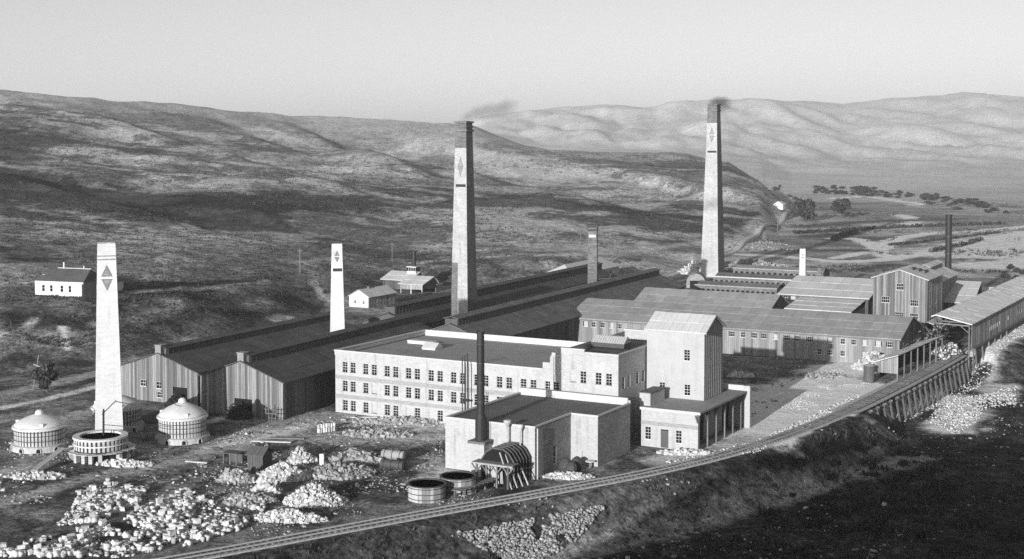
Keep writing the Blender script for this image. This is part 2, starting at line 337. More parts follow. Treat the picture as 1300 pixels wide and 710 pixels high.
# the far range: ridge line in the photograph for each direction, ridge about 4 km away
FAR = [(-900, 60), (0, 140), (400, 165), (545, 155), (600, 148), (650, 143), (700, 137), (770, 133), (830, 137), (900, 126), (960, 128), (1020, 127), (1070, 131), (1130, 125), (1180, 121), (1220, 119), (1300, 122), (1600, 110), (2600, 105)]
def colpt(px, D): lat = (px - 650) / F * D; return (lat * math.cos(YAW) - D * math.sin(YAW), lat * math.sin(YAW) + D * math.cos(YAW))
SPURS = [([colpt(*q) for q in ((70, 1090), (135, 1020), (200, 960), (285, 890), (340, 840))], 7.0, 45.0), ([colpt(*q) for q in ((335, 1250), (400, 1120), (470, 1010), (520, 940))], 7.0, 45.0), ([colpt(*q) for q in ((-20, 700), (40, 650), (110, 610), (200, 580))], 4.0, 25.0)]
def terrain(x, y):
    D = -x * math.sin(YAW) + y * math.cos(YAW); lat = x * math.cos(YAW) + y * math.sin(YAW)
    px = np.where(D > 20, 650 + F * lat / np.maximum(D, 20), np.where(lat > 0, 2600, -900)); px = np.clip(px, -900, 2600)
    keys = sorted(HILL); Zs = []
    for k in keys:
        pts = np.array(HILL[k]); Zs.append(np.interp(D, np.concatenate([[0], pts[:, 0]]), np.concatenate([[0], pts[:, 1]])))
    Zs = np.array(Zs); idx = np.clip(np.searchsorted(keys, px, 'right') - 1, 0, len(keys) - 2); kk = np.array(keys, float)
    t = (px - kk[idx]) / (kk[idx + 1] - kk[idx])
    z = np.take_along_axis(Zs, idx[None], 0)[0] * (1 - t) + np.take_along_axis(Zs, idx[None] + 1, 0)[0] * t
    hill = sstep(3, 20, z); rid = sstep(520, 800, D)
    z = z + hill * rid * (9 * fbm(x / 190, y / 190, 4, 3) + 3.2 * fbm(x / 45, y / 45, 3, 9)) * (1 - .55 * sstep(950, 1250, D)) + sstep(2, 9, z) * 0.7 * fbm(x / 11, y / 11, 3, 5)
    spur = np.abs(fbm(lat / 150 + D / 420, D / 800, 2, 21)); z = z - hill * rid * 9 * (1 - sstep(0, .22, spur)) * (1 - sstep(1000, 1250, D))
    for line, dep, wid in SPURS:
        sd = np.full(x.shape, -1e9); bd = np.full(x.shape, 1e9); along_ = np.zeros(x.shape)
        for i, ((ax, ay), (bx, by)) in enumerate(zip(line[:-1], line[1:])):
            dx, dy = bx - ax, by - ay; L = dx * dx + dy * dy; t_ = np.clip(((x - ax) * dx + (y - ay) * dy) / L, 0, 1); d_ = np.hypot(ax + t_ * dx - x, ay + t_ * dy - y)
            c_ = dx * (y - ay) - dy * (x - ax); m_ = d_ < bd; sd = np.where(m_, d_ * np.sign(c_), sd); along_ = np.where(m_, (i + t_) / (len(line) - 1), along_); bd = np.where(m_, d_, bd)
        en = np.minimum(sstep(0, .25, along_), 1 - sstep(.8, 1, along_) * .6)
        z = z - dep * en * sstep(0, wid * .5, sd) * (1 - sstep(wid, wid * 3.2, sd)) + .12 * dep * en * np.exp(-(sd / (wid * .7)) ** 2)
    # the far range
    yr = np.interp(px, [p for p, _ in FAR], [q for _, q in FAR])
    zr = CAMZ - (yr - 170) * 4000 / F
    base = np.interp(px, [600, 1000, 1150, 2600], [1900, 1950, 1750, 1700])
    u = np.clip((D - base) / (4000 - base), 0, 1.6)
    prof = np.where(u < 1, np.interp(u, [0, .05, .25, .6, .85, 1], [0, .05, .16, .55, .88, 1]), 1 - .2 * (u - 1))
    gul = np.abs(fbm(lat / 260 + .15 * D / 300, D / 900, 5, 31, .55))
    zf = zr * prof + np.minimum(1, u * 4) * (1 - .75 * sstep(.75, 1.0, u)) * (52 * (gul - .28) + 14 * fbm(x / 300, y / 300, 4, 33))
    zf = np.where(u > 0, np.maximum(zf, 0), 0) * sstep(500, 620, px)
    z = np.maximum(z, zf)
    # the bank below the railway, the low shelf and the hill the photograph was taken from
    s = rail_dist(x, y); cs = 1 - sstep(400, 560, y)
    gul_ = sstep(266, 276, y) * (1 - sstep(346, 366, y))
    low = -6.0 * (sstep(2.6, 13 + 16 * sstep(340, 372, y), s) * (1 - gul_) + sstep(-2.2, 3.2, s) * gul_) * cs
    h0 = np.interp(x, [-400, -150, -110, -85, -72, -62, -50, -38, -20, 0, 60, 200, 600], [6, 10, 14, 23, 37, 48, 51, 51, 52, 54, 66, 85, 110])
    fall = np.interp(y, [-800, -200, -40, 0, 50, 100, 150, 195, 230], [.5, .85, 1.0, 1.0, .62, .36, .13, .02, 0])
    hn = h0 * fall * sstep(20, 60, s)
    nearside = s > np.where(gul_ > .01, -2.3, 0)
    zn = low + hn + sstep(3, 12, s) * .55 * fbm(x / 7, y / 7, 4, 41) + sstep(16, 50, s) * .9 * fbm(x / 22, y / 22, 3, 44)
    z = np.where(nearside & (y < 600), zn, z)
    yard = (~nearside) & (D < 480) & (z < .6); z = z + yard * sstep(3, 9, -s) * (.14 * fbm(x / 5, y / 5, 3, 51) - .05)
    return z
PAINT = []
def paint(pts, width, val, soft=.6): PAINT.append((np.array(pts, float), width, val, soft))
def P(*pp): return [at(*p) for p in pp]
def albedo(x, y, z):
    D = -x * math.sin(YAW) + y * math.cos(YAW); s = rail_dist(x, y)
    a = np.full(x.shape, .20)
    a *= (1 + .8 * fbm(x / 14, y / 14, 5, 61)) * (1 - .55 * sstep(.05, .2, fbm(x / 9 + 4, y / 9, 5, 63)))
    hill = sstep(2.0, 6, z) * (s < 0)
    lat = x * math.cos(YAW) + y * math.sin(YAW)
    patch = fbm(lat / 95, D / 90, 5, 71, .6); fine = fbm(lat / 13, D / 14, 4, 75, .7)
    ha = .36 * (1 + .85 * patch) * (1 + .5 * fine)
    dk = fbm(lat / 150 + 3, D / 125, 6, 77, .62) + .25 * fine
    ha = ha * (1 - .74 * sstep(.05, .15, dk))
    ha = ha * (1 - .55 * sstep(.10, .18, fbm(lat / 50 + 9, D / 50, 5, 78, .65)))
    ha = np.where(D > 900, ha * 1.15, ha)
    a = a * (1 - hill) + np.clip(ha, .02, .5) * hill
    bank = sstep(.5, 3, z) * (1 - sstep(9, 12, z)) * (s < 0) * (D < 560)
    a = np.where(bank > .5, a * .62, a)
    val = (D > 520) & (s < 0) & (z < 3)
    va = .36 * (1 + 1.0 * fbm(lat / 90, D / 40, 5, 81)) * (1 + .6 * fbm(lat / 14, D / 10, 3, 84))
    a = np.where(val, np.clip(va, .04, .5), a)
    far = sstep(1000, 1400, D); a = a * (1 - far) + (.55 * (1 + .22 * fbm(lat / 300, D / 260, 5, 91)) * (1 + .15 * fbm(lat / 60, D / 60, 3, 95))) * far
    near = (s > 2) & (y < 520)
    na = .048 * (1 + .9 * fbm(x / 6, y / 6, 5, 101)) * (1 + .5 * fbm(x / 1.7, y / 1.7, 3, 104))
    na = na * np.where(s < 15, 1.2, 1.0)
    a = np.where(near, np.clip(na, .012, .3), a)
    wob = 1 + .55 * fbm(x / 4, y / 4, 4, 111) + .25 * fbm(x / 25, y / 25, 3, 115)
    for pts, w, v, soft in PAINT:
        lo, hi = pts.min(0) - w * 1.8, pts.max(0) + w * 1.8
        mk = (x > lo[0]) & (x < hi[0]) & (y > lo[1]) & (y < hi[1])
        if not mk.any(): continue
        xx, yy = x[mk], y[mk]; d = np.full(xx.shape, 1e9)
        for (ax, ay), (bx, by) in zip(pts[:-1], pts[1:]):
            dx, dy = bx - ax, by - ay; L = max(dx * dx + dy * dy, 1e-6); t = np.clip(((xx - ax) * dx + (yy - ay) * dy) / L, 0, 1)
            d = np.minimum(d, np.hypot(ax + t * dx - xx, ay + t * dy - yy))
        k = 1 - sstep(w * (1 - soft), w * (1 + soft * .4), d * wob[mk])
        tex = v * (1 + .35 * fbm(xx / 2.5, yy / 2.5, 4, 121))
        a[mk] = a[mk] * (1 - k) + tex * k
    return np.clip(a, .01, .93)
# soil, spoil, roads and bare patches (each its own colour of earth)
paint(P((985, 520), (1010, 495), (1060, 470), (1110, 463)), 9.5, .97, .4)
paint(P((965, 555), (1000, 530), (1060, 505), (1095, 490)), 6.5, .97, .4)
paint(P((830, 585), (900, 572), (960, 556)), 3.2, .6)
paint([(-99, 300), (-112, 305), (-150, 300)], 6, .17)
paint(P((330, 545), (420, 530), (520, 540), (640, 555)), 5.0, .46, .6)
paint(P((270, 560), (360, 548), (430, 560), (560, 555)), 4.5, .44, .7)
paint(P((245, 580), (300, 562), (370, 545)), 3.0, .75, .6)
paint(P((0, 640), (100, 610), (200, 590), (300, 570)), 2.8, .38, .5)
paint(P((0, 518), (60, 506), (125, 490)), 1.7, .75, .5); paint(P((0, 500), (60, 488), (125, 474)), 3.0, .42, .5)
paint(P((20, 545), (90, 530), (130, 520)), 3, .4, .9)
paint(P((700, 590), (760, 585)), 3, .45, .8)
paint(P((0, 600), (40, 590)), 4, .45, .8)
paint(P((545, 585), (560, 600), (540, 610)), 4, .55, .8)
paint([at(1200, 545, -6), at(1225, 525, -6), at(1210, 505, -6)], 5.5, .82, .6); paint([at(1270, 505, -6), at(1265, 490, -6)], 5, .75, .6)
paint([at(1225, 475, -3), at(1260, 450, -3), at(1300, 425, -3), at(1330, 405, -3)], 5, .80, .6); paint([at(1150, 515, -4), at(1180, 490, -4), at(1230, 470, -4)], 3.5, .5, .8)
paint([at(1210, 500, -6), at(1250, 478, -6)], 2.5, .05, .7)
for q, w in ((((905, 322), (985, 325), (1060, 332), (1110, 331), (1180, 322), (1250, 308), (1330, 298)), 4.5), (((1060, 303), (1085, 303), (1110, 312), (1117, 322), (1135, 330)), 4),
             (((1117, 316), (1140, 303), (1180, 296), (1250, 293), (1330, 285)), 4.5), (((1060, 328), (1090, 322), (1117, 317)), 3), (((1140, 273), (1155, 276), (1158, 282), (1150, 286)), 5),
             (((1060, 252), (1100, 249), (1160, 258), (1165, 268)), 6), (((900, 345), (940, 338), (985, 342)), 5)):
    paint(P(*q), w * 1.25, .85, .35)
paint(P((1235, 322), (1270, 312), (1320, 300), (1420, 290)), 30, .80, .35); paint(P((1255, 338), (1330, 330)), 16, .8, .4)
paint(P((925, 330), (955, 333)), 9, .6, .8); paint(P((940, 318), (975, 312)), 8, .42, .8)
paint(P((1030, 300), (1080, 297)), 12, .10, .8); paint(P((1040, 318), (1090, 318)), 9, .11, .8); paint(P((1090, 343), (1130, 336), (1190, 340)), 6, .09, .8)
paint(P((1020, 288), (1090, 282), (1200, 278)), 14, .13, .8); paint(P((1040, 262), (1120, 262), (1180, 268)), 30, .30, .8)
paint(P((1013, 249), (999, 265), (989, 282), (964, 296), (931, 319)), 7, .5, .5)
def terr1(x, y): return float(terrain(np.array([float(x)]), np.array([float(y)]))[0])
def at_ground(px, py):
    z = 0.0
    for _ in range(14): z = terr1(*at(px, py, z)) * .6 + z * .4
    x, y = at(px, py, z); return x, y, z
def PG(*pp): return [at_ground(*p)[:2] for p in pp]
# bank and hill marks: bare pale soil, tracks, dark brush, a painted sunlit strip
paint(PG((700, 712), (760, 697), (900, 655), (1030, 618), (1110, 598), (1165, 582)), 2.6, .30, .7); paint(PG((1030, 600), (1100, 575), (1160, 560)), 1.2, .16, .9)
paint(PG((20, 402), (100, 410), (200, 404), (300, 394), (385, 384)), 9, .055, .8)
paint(PG((0, 376), (60, 378), (120, 377)), 2.2, .30, .7)
paint(PG((80, 416), (82, 428), (84, 443)), 1.2, .75, .7); paint(PG((0, 428), (25, 412), (45, 402)), 1.6, .34, .5)
paint(PG((130, 400), (200, 395), (280, 388), (340, 384)), 4, .22, .9); paint(PG((396, 344), (399, 360), (408, 375), (420, 386)), 1.6, .42, .4)
paint(PG((385, 334), (410, 329), (440, 328)), 3.5, .55, .8); paint(PG((530, 334), (580, 329), (640, 325), (700, 324), (760, 321)), 4, .46, .9); paint(PG((770, 319), (840, 314), (900, 305)), 5, .46, .9)
paint(PG((200, 366), (270, 360), (340, 354)), 5, .045, .6); paint(PG((160, 372), (260, 367), (360, 360)), 2.0, .30, .5)
paint(PG((420, 378), (470, 395), (520, 402)), 6, .30, .6); paint(PG((640, 640), (720, 632), (800, 614), (850, 604)), 4.5, .13, .8); paint(PG((450, 690), (560, 668), (640, 650)), 4, .07, .8)  # middle strip: sunlight painted into the bank as a paler tone
inn = np.arange(-21.5, 21.6, .115); az = np.concatenate([np.arange(-180, -24, 3.0), np.arange(-24, -21.5, .6), inn, np.arange(21.8, 24, .6), np.arange(24, 180.1, 3.0)])
rad = np.concatenate([np.linspace(3, 130, 26), np.arange(133, 180, 2.0), np.arange(180, 440, 1.25), np.arange(440, 560, 2.5), 560 * 1.0055 ** np.arange(0, 130), 560 * 1.0055 ** 130 * 1.0135 ** np.arange(0, 160)]); rad = rad[rad < 6200]
A, RR = np.meshgrid(np.radians(az), rad); th = A
gx = RR * np.sin(th - YAW); gy = RR * np.cos(th - YAW)
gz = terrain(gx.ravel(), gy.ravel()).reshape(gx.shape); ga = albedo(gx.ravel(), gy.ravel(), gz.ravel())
na_, nr_ = len(az), len(rad); ii, jj = np.meshgrid(np.arange(na_ - 1), np.arange(nr_ - 1)); b0 = (jj * na_ + ii).ravel()
gf = np.stack([b0, b0 + 1, b0 + na_ + 1, b0 + na_], 1)
hub = len(gz.ravel())
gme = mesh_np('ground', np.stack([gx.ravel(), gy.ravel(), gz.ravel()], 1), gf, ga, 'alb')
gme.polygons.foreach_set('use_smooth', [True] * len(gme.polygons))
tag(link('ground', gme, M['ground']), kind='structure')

# ---------------------------------------------------------------- rubble, blocks and clumps made of many small solids
CUBE = np.array([(-1, -1, -1), (1, -1, -1), (1, 1, -1), (-1, 1, -1), (-1, -1, 1), (1, -1, 1), (1, 1, 1), (-1, 1, 1)], float) * .5
CF = np.array([(0, 3, 2, 1), (4, 5, 6, 7), (0, 1, 5, 4), (1, 2, 6, 5), (2, 3, 7, 6), (3, 0, 4, 7)])
def chunks(pos, size, jit=.22, flat=1.0, asp=None):
    n = len(pos); v = np.repeat(CUBE[None], n, 0) + RNG.uniform(-jit, jit, (n, 8, 3))
    s = size[:, None] * RNG.uniform(.6, 1.3, (n, 3)); s[:, 2] *= flat
    if asp is not None: s *= asp
    v = v * s[:, None, :]
    a = RNG.uniform(0, 6.28, n); t = RNG.normal(0, .45, n); ca, sa, ct, st = np.cos(a), np.sin(a), np.cos(t), np.sin(t)
    x, y, z = v[..., 0].copy(), v[..., 1].copy(), v[..., 2].copy()
    y, z = y * ct[:, None] - z * st[:, None], y * st[:, None] + z * ct[:, None]
    v = np.stack([x * ca[:, None] - y * sa[:, None], x * sa[:, None] + y * ca[:, None], z], -1) + np.asarray(pos)[:, None, :]
    f = (CF[None] + (np.arange(n) * 8)[:, None, None]).reshape(-1, 4)
    return v.reshape(-1, 3), f, np.repeat(np.clip(RNG.normal(-.12, .22, n), -.6, .25), 6)
def heap(name, label, cat, cx, cy, rx, ry, h, n, size, mat, rot=0.0, kind='stuff', power=1.0):
    """a mound with loose pieces lying over it"""
    z0 = terr1(cx, cy); u = np.sqrt(RNG.uniform(0, 1, n)); t = RNG.uniform(0, 6.28, n)
    lx, ly = u * np.cos(t) * rx, u * np.sin(t) * ry
    zz = h * (1 - u ** 1.4) * (.75 + .5 * RNG.uniform(0, 1, n)) * (1 + .3 * fbm(lx / 2, ly / 2, 2, 5))
    X = lx * math.cos(rot) - ly * math.sin(rot); Y = lx * math.sin(rot) + ly * math.cos(rot)
    v, f, tn = chunks(np.stack([X, Y, zz], 1), np.clip(np.exp(RNG.normal(-.22, .45, n)), .3, 1.7) * size)
    k, q = 28, 7; mv = [(0, 0, h * .92)]; mf = []
    for r in range(1, q + 1):
        for i in range(k):
            a = 6.2832 * i / k; uu = r / q
            px_, py_ = math.cos(a) * rx * uu, math.sin(a) * ry * uu
            mv.append((px_ * math.cos(rot) - py_ * math.sin(rot), px_ * math.sin(rot) + py_ * math.cos(rot), h * .9 * (1 - uu ** 1.5) - (.3 if r == q else 0) + rnd.uniform(-.06, .06) * h))
    mf = [(0, 1 + i, 1 + (i + 1) % k, 1 + (i + 1) % k) for i in range(k)]
    for r in range(q - 1): mf += [(1 + r * k + i, 1 + (r + 1) * k + i, 1 + (r + 1) * k + (i + 1) % k, 1 + r * k + (i + 1) % k) for i in range(k)]
    m = MB(); nv = len(v); m.v = [tuple(p) for p in v] + [tuple(p) for p in mv]
    m.f = [tuple(r) for r in f.tolist()] + [tuple(dict.fromkeys(nv + i for i in r)) for r in mf]; m.t = list(tn) + [-.3] * len(mf)
    return tag(m.build(name, mat, None, (cx, cy, z0)), label, cat, None, kind)
def scatter(name, xy, size, mat, lift=.1, flat=.7, jit=.22, asp=None, kind='stuff', label=None, cat=None):
    xy = np.asarray(xy); z = terrain(xy[:, 0], xy[:, 1]); v, f, tn = chunks(np.column_stack([xy, z + size * lift]), size, jit, flat, asp)
    return tag(link(name, mesh_np(name, v, f, tn), mat), label, cat, None, kind)
def region(pts, n, z=0.0, spread=None):
    """n random site points inside the outline given by photo pixels on the level z"""
    Q = np.array([at(*p, z) for p in pts]); lo, hi = Q.min(0), Q.max(0); out = []
    while len(out) < n:
        c = RNG.uniform(lo, hi, (n * 4, 2)); ins = np.zeros(len(c), bool)
        for (x0, y0), (x1, y1) in zip(Q, np.roll(Q, -1, 0)):
            with np.errstate(divide='ignore', invalid='ignore'): cr = ((y0 > c[:, 1]) != (y1 > c[:, 1])) & (c[:, 0] < (x1 - x0) * (c[:, 1] - y0) / (y1 - y0) + x0)
            ins ^= cr
        out += c[ins].tolist()
    return np.array(out[:n])

# ---------------------------------------------------------------- the white three-storey works
t = thing('factory_building', 'long white three-storey brick works with rows of paired windows and a stepped parapet', 'factory', (-159.5, 218.3, 0))
X0, Y0 = -159.5, 218.3
L1, LW, DEP = 46.4, 59.2, 31.7               # section length, full length, depth
pairs = [(143, 183), (247, 290), (355, 398), (463, 507), (577, 622), (690, 736), (808, 852), (922, 970), (1043, 1093), (1167, 1207)]
def fx(px):                                  # facade position seen at photo column px
    k = (px - 650) / F; ux, uy = math.cos(YAW), math.sin(YAW); wx, wy = -math.sin(YAW), math.cos(YAW)
    return Y0 * (k * wy - uy) / (ux - k * wx) - X0
cols = [fx(a / 3.943 + 400) for p in pairs for a in p]
wing = [fx(a / 3.0875 + 640) for a in (272, 312, 372, 413)]
holes = []; wl_ = []
for r, z in enumerate((.65, 4.35, 7.95)):
    for c in cols:
        if c < L1 - .8 or r == 2: holes.append((c - .60, c + .60, z - .05, z + 1.85)); wl_.append((c, z))
for c in wing: holes.append((c - .58, c + .58, 10.1, 12.1)); wl_.append((c, 10.1))
m = MB(); holed(m, 0, L1 + .0, 0, 11.0, [h for h in holes if h[1] < L1], 0, .42)
holed(m, L1, LW, 0, 14.9, [h for h in holes if h[0] > L1], 0, .42)
rw = [(1.6, 2.6), (3.9, 4.9), (7.5, 8.6), (10.0, 11.0)]
holed(m, 0, DEP, 0, 14.9, [(a, b, 9.3, 11.3) for a, b in rw], LW, .22, 'x')
m.poly([(0, 0, 0), (0, 0, 11), (0, DEP, 11), (0, DEP, 0)]); m.poly([(0, DEP, 0), (0, DEP, 11), (LW, DEP, 11), (LW, DEP, 0)])
m.poly([(L1, 0, 10.7), (L1, 0, 14.9), (L1, DEP, 14.9), (L1, DEP, 10.7)])
m.build('wall', M['white_brick'], t)
for c, z in wl_: window(t, c, .10, z - .05 if z < 9 else z, 1.20 if z < 9 else 1.16, 1.90 if z < 9 else 2.0, blind=rnd.random() < .1, nz=4)
for a, b in rw: window(t, LW - .06, (a + b) / 2, 9.3, 1.0, 2.0, face='+x', nz=4, blind=rnd.random() < .5)
m = MB().box(.02, L1, -.05, .12, 6.45, 7.2).box(.02, L1, -.05, .12, 2.85, 3.55); m.build('brick_belt', M['belt'], t)
MB().box(.3, L1, .3, DEP - .3, 10.5, 10.8).build('roof', M['gravel'], t)
MB().prism([(L1 + .05, .3), (LW - .3, .3), (LW - .3, DEP - .3), (L1 + .05, DEP - .3)], 13.2, lambda x, y: 13.75 + .9 * max(0, 1 - abs(y - 17) / 16)).build('roof', M['roofdark'], t)
# parapets with pale copings, stepped up towards the wing
m = MB(); m.box(-.08, L1 - 1.7, -.10, .34, 11.0, 11.75); m.box(-.08, .34, .34, DEP, 11.0, 11.75); m.build('parapet', M['white_brick'], t)
MB().box(-.16, L1 - 1.7, -.2, .40, 11.75, 11.98).box(-.16, .40, .40, DEP, 11.75, 11.98).build('coping', M['coping'], t)
MB().box(.34, L1 + .2, DEP - .36, DEP + .06, 10.8, 12.0).build('back_parapet', M['coping'], t)
m = MB()
for a, b, z in ((L1 - 1.7, L1 - .1, 13.1), (L1 - .1, L1 + .8, 14.4), (L1 + .8, L1 + 6.4, 15.75), (L1 + 6.4, LW + .06, 15.3)): m.box(a, b, -.12, .3, 11.0 if a < L1 else 14.9, z)
m.box(LW - .34, LW + .04, .3, DEP, 14.9, 15.3); m.build('stepped_parapet', M['white_brick'], t)
MB().box(L1 + 6.5, LW + .1, -.2, .38, 15.3, 15.48).box(L1 + .85, L1 + 6.45, -.2, .38, 15.75, 15.93).box(LW - .42, LW + .1, .38, DEP, 15.3, 15.48).build('coping', M['coping'], t)
MB().box(L1 - .12, L1 + .55, -.35, -.121, 0, 14.2).build('pilaster', M['white_brick'], t)
# skylights and roof boxes
o = thing('skylight', 'low white box skylight lying on the gravel roof of the long works', 'skylight', (X0 + 3.2, Y0 + 20.2, 10.8))
MB().box(0, 6.0, 0, 1.6, 0, .55).build('curb', M['whitewood'], o); MB().box(-.1, 6.1, -.1, 1.7, .55, .65).build('lid', M['rooflight'], o)
o = thing('skylight', 'small gabled white skylight on the gravel roof casting a short shadow', 'skylight', (X0 + 10.1, Y0 + 14.8, 10.8))
MB().box(0, 3.0, 0, 2.8, 0, .3).build('curb', M['whitewood'], o); MB().extr([(-.1, .3), (2.9, .3), (1.4, 1.3)], 'x', -.1, 3.1).build('glazed_gable', M['coping'], o)
o = thing('skylight', 'long glazed skylight with white bars on the dark wing roof beside the tower', 'skylight', (X0 + 47.2, Y0 + 14.2, 14.2))
MB().box(0, 6.6, 0, 3.2, 0, .8).build('curb', M['iron'], o); MB().extr([(0, .8), (3.2, .8), (1.6, 1.9)], 'x', 0, 6.6).build('glazing', M['blind'], o)
m = MB()
for i in range(14): m.beam((.1 + i * .49, -.02, .86), (.1 + i * .49, 1.6, 1.98), .12); m.beam((.1 + i * .49, 1.6, 1.98), (.1 + i * .49, 3.22, .86), .12)
m.build('glazing_bars', M['coping'], o)
o = thing('roof_parapet', 'short white parapet wall at the back of the wing roof touching the tower', 'parapet', (X0 + 52.7, Y0 + 27.0, 14.0))
MB().box(-4.6, 4.2, 0, .5, 0, 1.7).build('wall', M['white_brick'], o); MB().box(-4.7, 4.3, -.1, .6, 1.7, 1.9).build('coping', M['coping'], o)
for k in range(3):
    x = -130.5 + k * .62
    o = thing('exhaust_pipe', ['left of three thin iron pipes standing before the white works wall', 'middle of three thin iron pipes standing before the white works wall', 'right of three thin iron pipes standing before the white works wall'][k], 'pipe', (x, 217.0 - .15 * k, 0), 0, 'thin pipes by the works')
    MB().lathe([(.10, 0), (.10, 12.6 + .4 * k), (.13, 12.6 + .4 * k), (.13, 12.9 + .4 * k)], 8).build('pipe', M['black'], o)
    MB().box(-.18, .18, -.05, 1.35 + .15 * k, 5.0, 5.15).build('bracket', M['black'], o)

# ---------------------------------------------------------------- engine house, its stack, ventilators and dryer
ax, ay = -117.3, 189.8
t = thing('engine_house', 'low white brick engine house with flat dark roof behind the tall black stack', 'building', (ax, ay, 0))
FP = [(0, 0), (16.1, 0), (16.1, 12.3), (20.9, 12.3), (20.9, 24.8), (0, 24.8)]
m = MB(); holed(m, 16.1, 20.9, 0, 8.0, [(18.1, 19.2, 0, 2.3)], 12.3, .25); m.build('wall', M['white_brick'], t)
m = MB(); holed(m, 0, 16.1, 0, 8.0, [], 0, .25)
m.poly([(0, 0, 0), (0, 0, 8), (0, 24.8, 8), (0, 24.8, 0)]); m.poly([(0, 24.8, 0), (0, 24.8, 8.6), (20.9, 24.8, 8.6), (20.9, 24.8, 0)])
m.build('wall', M['white_brick'], t)
m = MB(); holed(m, 0, 12.3, 0, 8.0, [(6.2, 7.2, 1.2, 4.0)], 16.1, .3, 'x'); holed(m, 12.3, 24.8, 0, 8.0, [], 20.9, .3, 'x'); m.build('side_wall', M['grey_and_shaded_brick'], t)  # side walls get darker brick than the front; shade put into the colour
MB().prism([(.3, .3), (15.8, .3), (15.8, 12.6), (20.6, 12.6), (20.6, 24.5), (.3, 24.5)], 7.5, 7.8).build('roof', M['roofdark'], t)
m = MB()
for a in ((-.1, 16.2, -.1, .32), (15.8, 16.2, .32, 12.2), (15.8, 21.0, 12.2, 12.62), (20.58, 21.0, 12.62, 24.9), (-.1, .32, .32, 24.5)): m.box(*a, 8.0, 8.24)
m.build('coping', M['coping'], t)
MB().box(-.1, 20.55, 24.45, 24.95, 7.8, 9.0).build('back_parapet', M['coping'], t)
window(t, 16.02, 6.7, 1.2, 1.0, 2.8, face='+x')
o = MB().box(18.12, 19.18, 12.42, 12.5, 0, 2.28).build('door', M['blind'], t); MB().box(18.3, 18.36, 12.36, 12.42, 1.0, 1.15).build('handle', M['black'], o)
MB().lathe([(.11, 0), (.11, 7.9)], 8, 16.35, .4).build('downpipe', M['coping'], t)
# black stack
t = thing('smokestack', 'tall black iron smokestack on a white brick pedestal before the engine house', 'smokestack', (-110.0, 188.4, 0))
MB().box(-1.25, 1.25, -1.1, 1.3, 0, 5.1).build('pedestal', M['white_brick'], t); MB().box(-1.55, 1.55, -1.4, 1.38, 5.1, 5.5).build('pedestal_cap', M['stack_brick'], t)
MB().lathe([(.86, 5.5), (.84, 9), (.62, 9.6), (.58, 22.1), (.66, 22.1), (.66, 22.5), (.5, 22.5), (.5, 21.5)], 20).build('stack_pipe', M['black'], t, smooth=False)
m = MB()
for z in (11.5, 14.5, 17.5, 20.5): m.lathe([(.63, z), (.63, z + .12)], 20)
m.build('band', M['iron'], t)
MB().beam((.75, .5, 5.5), (.75, .5, 13), .08).beam((1.05, .5, 5.5), (1.05, .5, 13), .08).build('ladder_rail', M['black'], t)
for k, (x, y, h, s, lb) in enumerate(((-105.5, 188.9, 9.0, 1.0, 'larger funnel topped iron ventilator rising beside the black stack'), (-103.3, 189.0, 8.5, .75, 'smaller thin iron ventilator nearest the engine house corner'))):
    o = thing('roof_ventilator', lb, 'ventilator', (x, y, 0), 0, 'ventilators before the engine house')
    MB().lathe([(.16 * s, 0), (.16 * s, h - 1.1)], 10).build('pipe', M['paletimber'], o)
    MB().lathe([(.16 * s, h - 1.1), (.62 * s, h - .35), (.62 * s, h - .1), (.5 * s, h)], 14).build('funnel', M['paletimber'], o)
t = thing('dryer_shed', 'dark timber dryer shed with bowed ribbed roof beside the stack', 'shed', (-107.3, 182.6, 0))
bow = [(-2.7, 0), (-2.7, 3.6), (-1.9, 4.8), (-.9, 5.4), (.9, 5.4), (1.9, 4.8), (2.7, 3.6), (2.7, 0)]
MB().extr([(u + 2.7, z) for u, z in bow], 'y', 1.6, 6.6).build('casing', M['void'], t)
for k in range(6):
    m = MB(); y = 1.7 + k * .95
    for (a, b), (c, d) in zip(bow[:-1], bow[1:]): m.beam((a * 1.04 + 2.7, y, b * 1.02), (c * 1.04 + 2.7, y, d * 1.02), .22)
    m.build('rib', M['darkboard'], t)
for x in (0.0, 1.7, 3.5, 5.4):
    MB().beam((x, 0, 0), (x, 0, 3.4), .26).build('post', M['timber'], t)
    MB().beam((x, 0, 2.2), (x + .9, 0, 3.3), .16).beam((x, 0, 2.2), (x - .9, 0, 3.3), .16).build('brace', M['timber'], t)
for k in range(5): MB().beam((-.8, .1 + k * .42, 3.5), (6.3, .1 + k * .42, 3.55), .18).build('roof_pole', M['darkboard'], t)
MB().beam((-.6, 0, 3.38), (6.2, 0, 3.38), .24).build('beam', M['paletimber'], t)
MB().box(1.2, 2.9, 1.2, 1.35, .2, 2.9).build('panel', M['paletimber'], t); MB().poly([(2.2, .6, .4), (3.9, .9, 2.6), (3.9, 1.2, .4)]).extr([(2.4, .5), (3.8, .5), (3.8, 2.4)], 'y', .9, 1.1).build('chute', M['stucco'], t)
for k in range(4): MB().beam((5.9 + k * .28, .3 + k * 1.2, 0), (3.7 + k * .1, .5 + k * 1.2, 5.3), .16).build('raking_pole', M['paletimber'], t)
